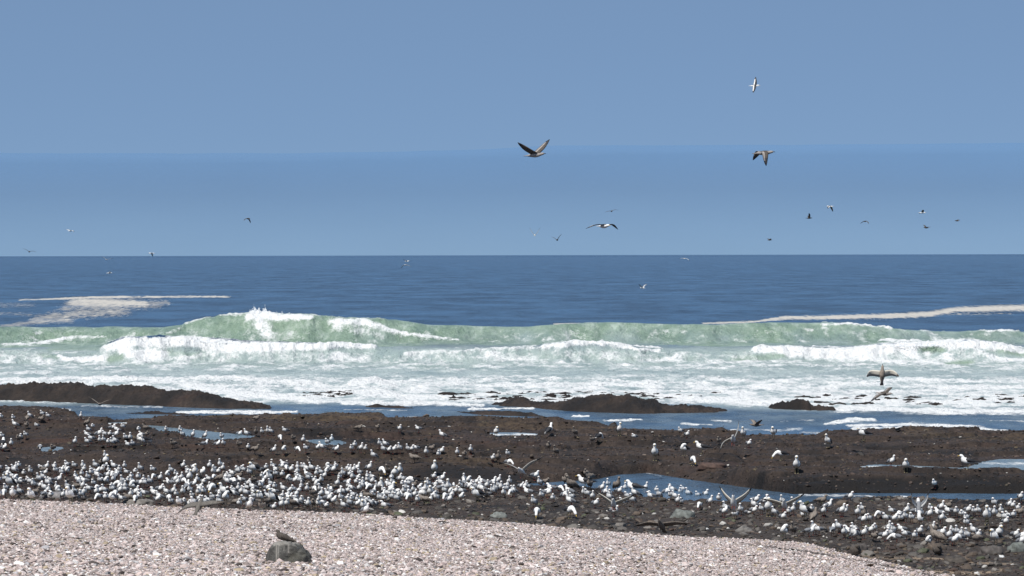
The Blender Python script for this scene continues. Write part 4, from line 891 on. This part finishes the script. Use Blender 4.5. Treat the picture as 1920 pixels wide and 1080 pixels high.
def facing(h):
    h = h % 360
    if 250 <= h < 290: return 'facing us'
    if 200 <= h < 250: return 'facing half left'
    if 290 <= h < 340: return 'facing half right'
    if 150 <= h < 200: return 'facing left'
    if h >= 340 or h < 30: return 'facing right'
    return 'facing away'
PN = {'alert': 'upright', 'relaxed': 'resting', 'feeding': 'pecking', 'preening': 'preening', 'hunched': 'hunched'}
SN = {'kelp': 'large black-backed', 'small': 'small white', 'young': 'brownish young', 'dark': 'dark brown'}
def group_by(L, key):
    d = {}
    for b_ in L: d.setdefault(key(b_), []).append(b_)
    return d
for b_ in single: b_['w'] = where(b_); b_['p'] = ('sitting' if b_['sit'] else PN[b_['pose']])+' '+SN[b_['sp']]+' gull'
for k1, L1 in group_by(single, lambda b_: b_['p']+', '+b_['w']).items():
    if len(L1) == 1: L1[0]['label'] = L1[0]['p']+' '+facing(L1[0]['head'])+', '+L1[0]['w']; L1[0]['alt'] = k1; continue
    for k2, L in group_by(L1, lambda b_: facing(b_['head'])).items():
        L.sort(key=lambda b_: b_['px']); n_ = len(L)
        ws = {1: [''], 2: ['left ', 'right '], 3: ['left ', 'middle ', 'right ']}.get(n_) or (['leftmost ', 'second ', 'third ', 'fourth ', 'fifth ', 'sixth '][:n_-1]+['rightmost '])
        for b_, w_ in zip(L, ws): b_['label'] = w_+b_['p']+' '+k2+', '+b_['w']; b_['alt'] = w_+b_['p']+', '+b_['w'] if n_ > 1 and len(L1) == n_ else b_['label']
for b_ in single:
    if len(b_['label'].replace(',', ' ').split()) > 16: b_['label'] = b_['alt']
    if len(b_['label'].replace(',', ' ').split()) > 16: b_['label'] = b_['label'].replace('facing half', 'half').replace('large black-backed', 'black-backed').replace('brownish young', 'young').replace('in the flock ', '').replace('small white', 'white').replace('along the near side of', 'at the near edge of')
for b_ in single:
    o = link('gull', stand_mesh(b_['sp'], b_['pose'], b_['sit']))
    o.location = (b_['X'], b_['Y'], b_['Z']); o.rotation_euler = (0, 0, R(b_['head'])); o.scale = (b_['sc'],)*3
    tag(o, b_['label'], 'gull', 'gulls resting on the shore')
# the rest of the flock as one mesh
vs, fs, ms, k = [], [], [], 0
SL = [M_LEG, M_WHITE, M_GREY, M_BLACK, M_RED, M_YEL, M_CREAM, M_BROWN, M_BROWN2, M_DARKB]
proto = {}
for b_ in rest_b:
    key = (b_['sp'], b_['pose'], b_['sit'])
    if key not in proto:
        mb = standing(*key); proto[key] = (np.array(mb.v), mb.f, [SL.index(SPEC[b_['sp']][q]) for q in mb.m])
    v_, f_, m_ = proto[key]; a = R(b_['head']); v2 = v_*b_['sc']
    vs.append(np.stack([v2[:, 0]*math.cos(a)-v2[:, 1]*math.sin(a)+b_['X'], v2[:, 0]*math.sin(a)+v2[:, 1]*math.cos(a)+b_['Y'], v2[:, 2]+b_['Z']], 1))
    fs += [tuple(t+k for t in f) for f in f_]; ms += m_; k += len(v_)
me = bpy.data.meshes.new('distant_gulls'); me.from_pydata(np.concatenate(vs).tolist(), [], fs)
for m in SL: me.materials.append(m)
me.polygons.foreach_set('material_index', ms); me.polygons.foreach_set('use_smooth', [True]*len(fs)); me.update()
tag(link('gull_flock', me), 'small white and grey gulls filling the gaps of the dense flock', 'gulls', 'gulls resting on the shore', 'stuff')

# ---- the young gull on the boulder
o = link('gull', standing('dark', 'hunched', True).mesh('gull', SPEC['dark'])); bl_ = boulder.location
o.location = (bl_.x-0.10, bl_.y+0.04, bl_.z+0.345); o.rotation_euler = (0, R(-14), R(172)); o.scale = (.66,)*3
tag(o, 'dark brown gull standing on top of the grey boulder', 'gull')
# ---- gulls on the wing: px, py, distance, species, left wing, right wing, heading, pitch, roll, scale, label
FLY = [
 (1003, 291, 100, 'flyer', (36, 40, 45, 32), (28, 36, -42, -58), -14, 4, 0, .95, 'large gull over the sea, wings raised in a V, above centre'),
 (1432, 287, 105, 'flyer', (4, -40, -45, -55), (-8, -82, 20, 0), -15, 2, 0, 1.0, 'dark gull with wings arched down, high at right'),
 (1132, 424, 112, 'kelp', (5, -28, 0, -20), (3, -22, 0, -30), -52, 0, 0, .95, 'dark gull gliding just above the horizon, wings bowed'),
 (1415, 161, 170, 'kelp', (40, 60, 0, -10), (-50, -40, 0, -10), -12, 0, 0, .8, 'small highest gull at upper right, seen from the side'),
 (977, 884, 100, 'small', (38, 22, 0, -10), (34, 20, 0, -10), 252, 18, 6, .95, 'pale gull flying low over the rocks at centre, wings spread in a V'),
 (1375, 944, 86, 'small', (42, 56, 0, 10), (50, 60, 0, 10), 262, 48, 0, .9, 'white gull landing with raised wings by the blue pool'),
 (1722, 952, 84, 'small', (62, 84, 0, 10), (62, 84, 0, 10), 88, 50, 0, .9, 'grey gull with both wings straight up in the right hand flock'),
 (1470, 948, 86, 'small', (30, 36, 0, 0), (20, 10, 0, 0), 262, 35, 0, .8, 'grey gull with one wing stretched up, right of the landing gull'),
 (1150, 946, 86, 'small', (24, 30, 0, 0), (38, 34, 0, 0), 262, 35, 0, .8, 'gull spreading pale wings below the left end of the pool'),
 (187, 758, 150, 'young', (25, 18, 0, -10), (35, 30, 0, -10), 260, 0, 0, .8, 'gull flying low over the channel at left'),
 (1654, 703, 125, 'tan', (26, -72, 0, -10), (24, -68, 0, -10), -86, 74, 0, 1.15, 'tan brown gull hovering upright with wings drooped, before the surf at right'),
 (1658, 738, 120, 'flyer', (6, -28, 0, -35), (14, -22, 0, -35), -40, -4, 22, 1.0, 'brown gull skimming the white foam at right, under the hovering one'),
 (1374, 825, 108, 'small', (70, 86, 0, 0), (-30, -72, 0, 0), 265, 30, 0, .95, 'grey gull beating its wings above the shelf, right of centre'),
 (1418, 797, 122, 'young', (35, 25, 0, 0), (20, -8, 0, 0), 200, 0, -10, .8, 'tan gull flying past the channel, right of the beating one'),
 (372, 949, 75, 'dusky', (-12, -38, 0, -10), (12, 2, 0, 0), 72, 38, 0, .85, 'brown gull flying low over the pebble crest left of the boulder'),
 (1240, 987, 79, 'young', (10, -4, 0, 0), (6, -18, 0, 0), 250, 32, 0, .9, 'brownish gull crouching with spread wings at the pebble crest'),
 (818, 814, 128, 'young', (40, 10, 0, 0), (10, -20, 0, 0), 110, 0, 0, .7, 'brownish gull lifting its wings on the far shelf left of centre'),
 (588, 832, 122, 'young', (20, 10, 0, -20), (28, 20, 0, -20), 215, 0, 0, .8, 'grey gull with spread wings over the little pool'),
 (875, 855, 118, 'small', (15, 5, 0, -40), (25, 15, 0, -40), 150, 0, 0, .7, 'small gull stretching a wing under the low step near centre'),
 (1003, 441, 260, 'small', (50, 65, 0, 0), (50, 65, 0, 0), -90, 0, 0, .95, 'distant white gull with wings up, just above the horizon at centre'),
]
far = [(132, 433, 'small', 'distant pale gull above the horizon, far left'), (465, 410, 'dark', 'distant dark gull above the horizon, left of centre'), (205, 512, 'small', 'distant white gull low over blue sea, left'),
 (200, 487, 'small', 'tiny white gull at the horizon, left'), (285, 475, 'small', 'tiny pale gull right on the horizon line, left'), (763, 490, 'small', 'upper of two tiny white gulls low over the sea'), (761, 497, 'small', 'lower of two tiny white gulls low over the sea'),
 (1147, 396, 'dark', 'faint distant gull above the bowed gliding one'), (1284, 485, 'small', 'tiny white gull on the horizon, right of centre'), (1205, 540, 'small', 'tiny white gull low over blue sea, right of centre'), (1557, 387, 'kelp', 'distant black and white gull at right, below the arched one'),
 (1622, 415, 'dark', 'tiny dark gull between the distant birds at right'), (1517, 409, 'dark', 'leftmost of the tiny dark gulls at right'), (1729, 399, 'kelp', 'distant bright gull at far right'), (1795, 414, 'dark', 'tiny dark gull nearest the right edge'), (1737, 427, 'dark', 'tiny dark gull under the distant bright one'),
 (1443, 450, 'dark', 'tiny dark gull just above the horizon at right'), (55, 472, 'dark', 'tiny gull at the horizon at the left edge'), (1045, 450, 'dark', 'faint tiny gull just right of the distant white one')]
q = random.Random(9)
for a, b_, sp, lb in far:
    e = q.uniform(-30, 45); FLY.append((a, b_, q.uniform(330, 420) if sp != 'kelp' else 300, sp, (e, e-10, 0, -20), (e+10, e-20, 0, -20), q.uniform(0, 360), 0, q.uniform(-15, 15), 1.0, lb))
for (a, b_, D, sp, wl_, wr_, hd, pt, rl, sc, lb) in FLY:
    mats_ = list(SPEC[sp])
    if sp == 'kelp': mats_[5] = M_BROWN2
    me = flying(wl_, wr_, R(pt), legs=pt > 15).mesh('gull', mats_); o = link('flying_gull', me)
    o.location = ((a-960)/F*D, D, HC-(b_-float(hy(a)))*D/F)
    o.rotation_euler = (R(rl), 0, R(hd)); o.scale = (sc,)*3
    tag(o, lb, 'gull', 'gulls on the wing')
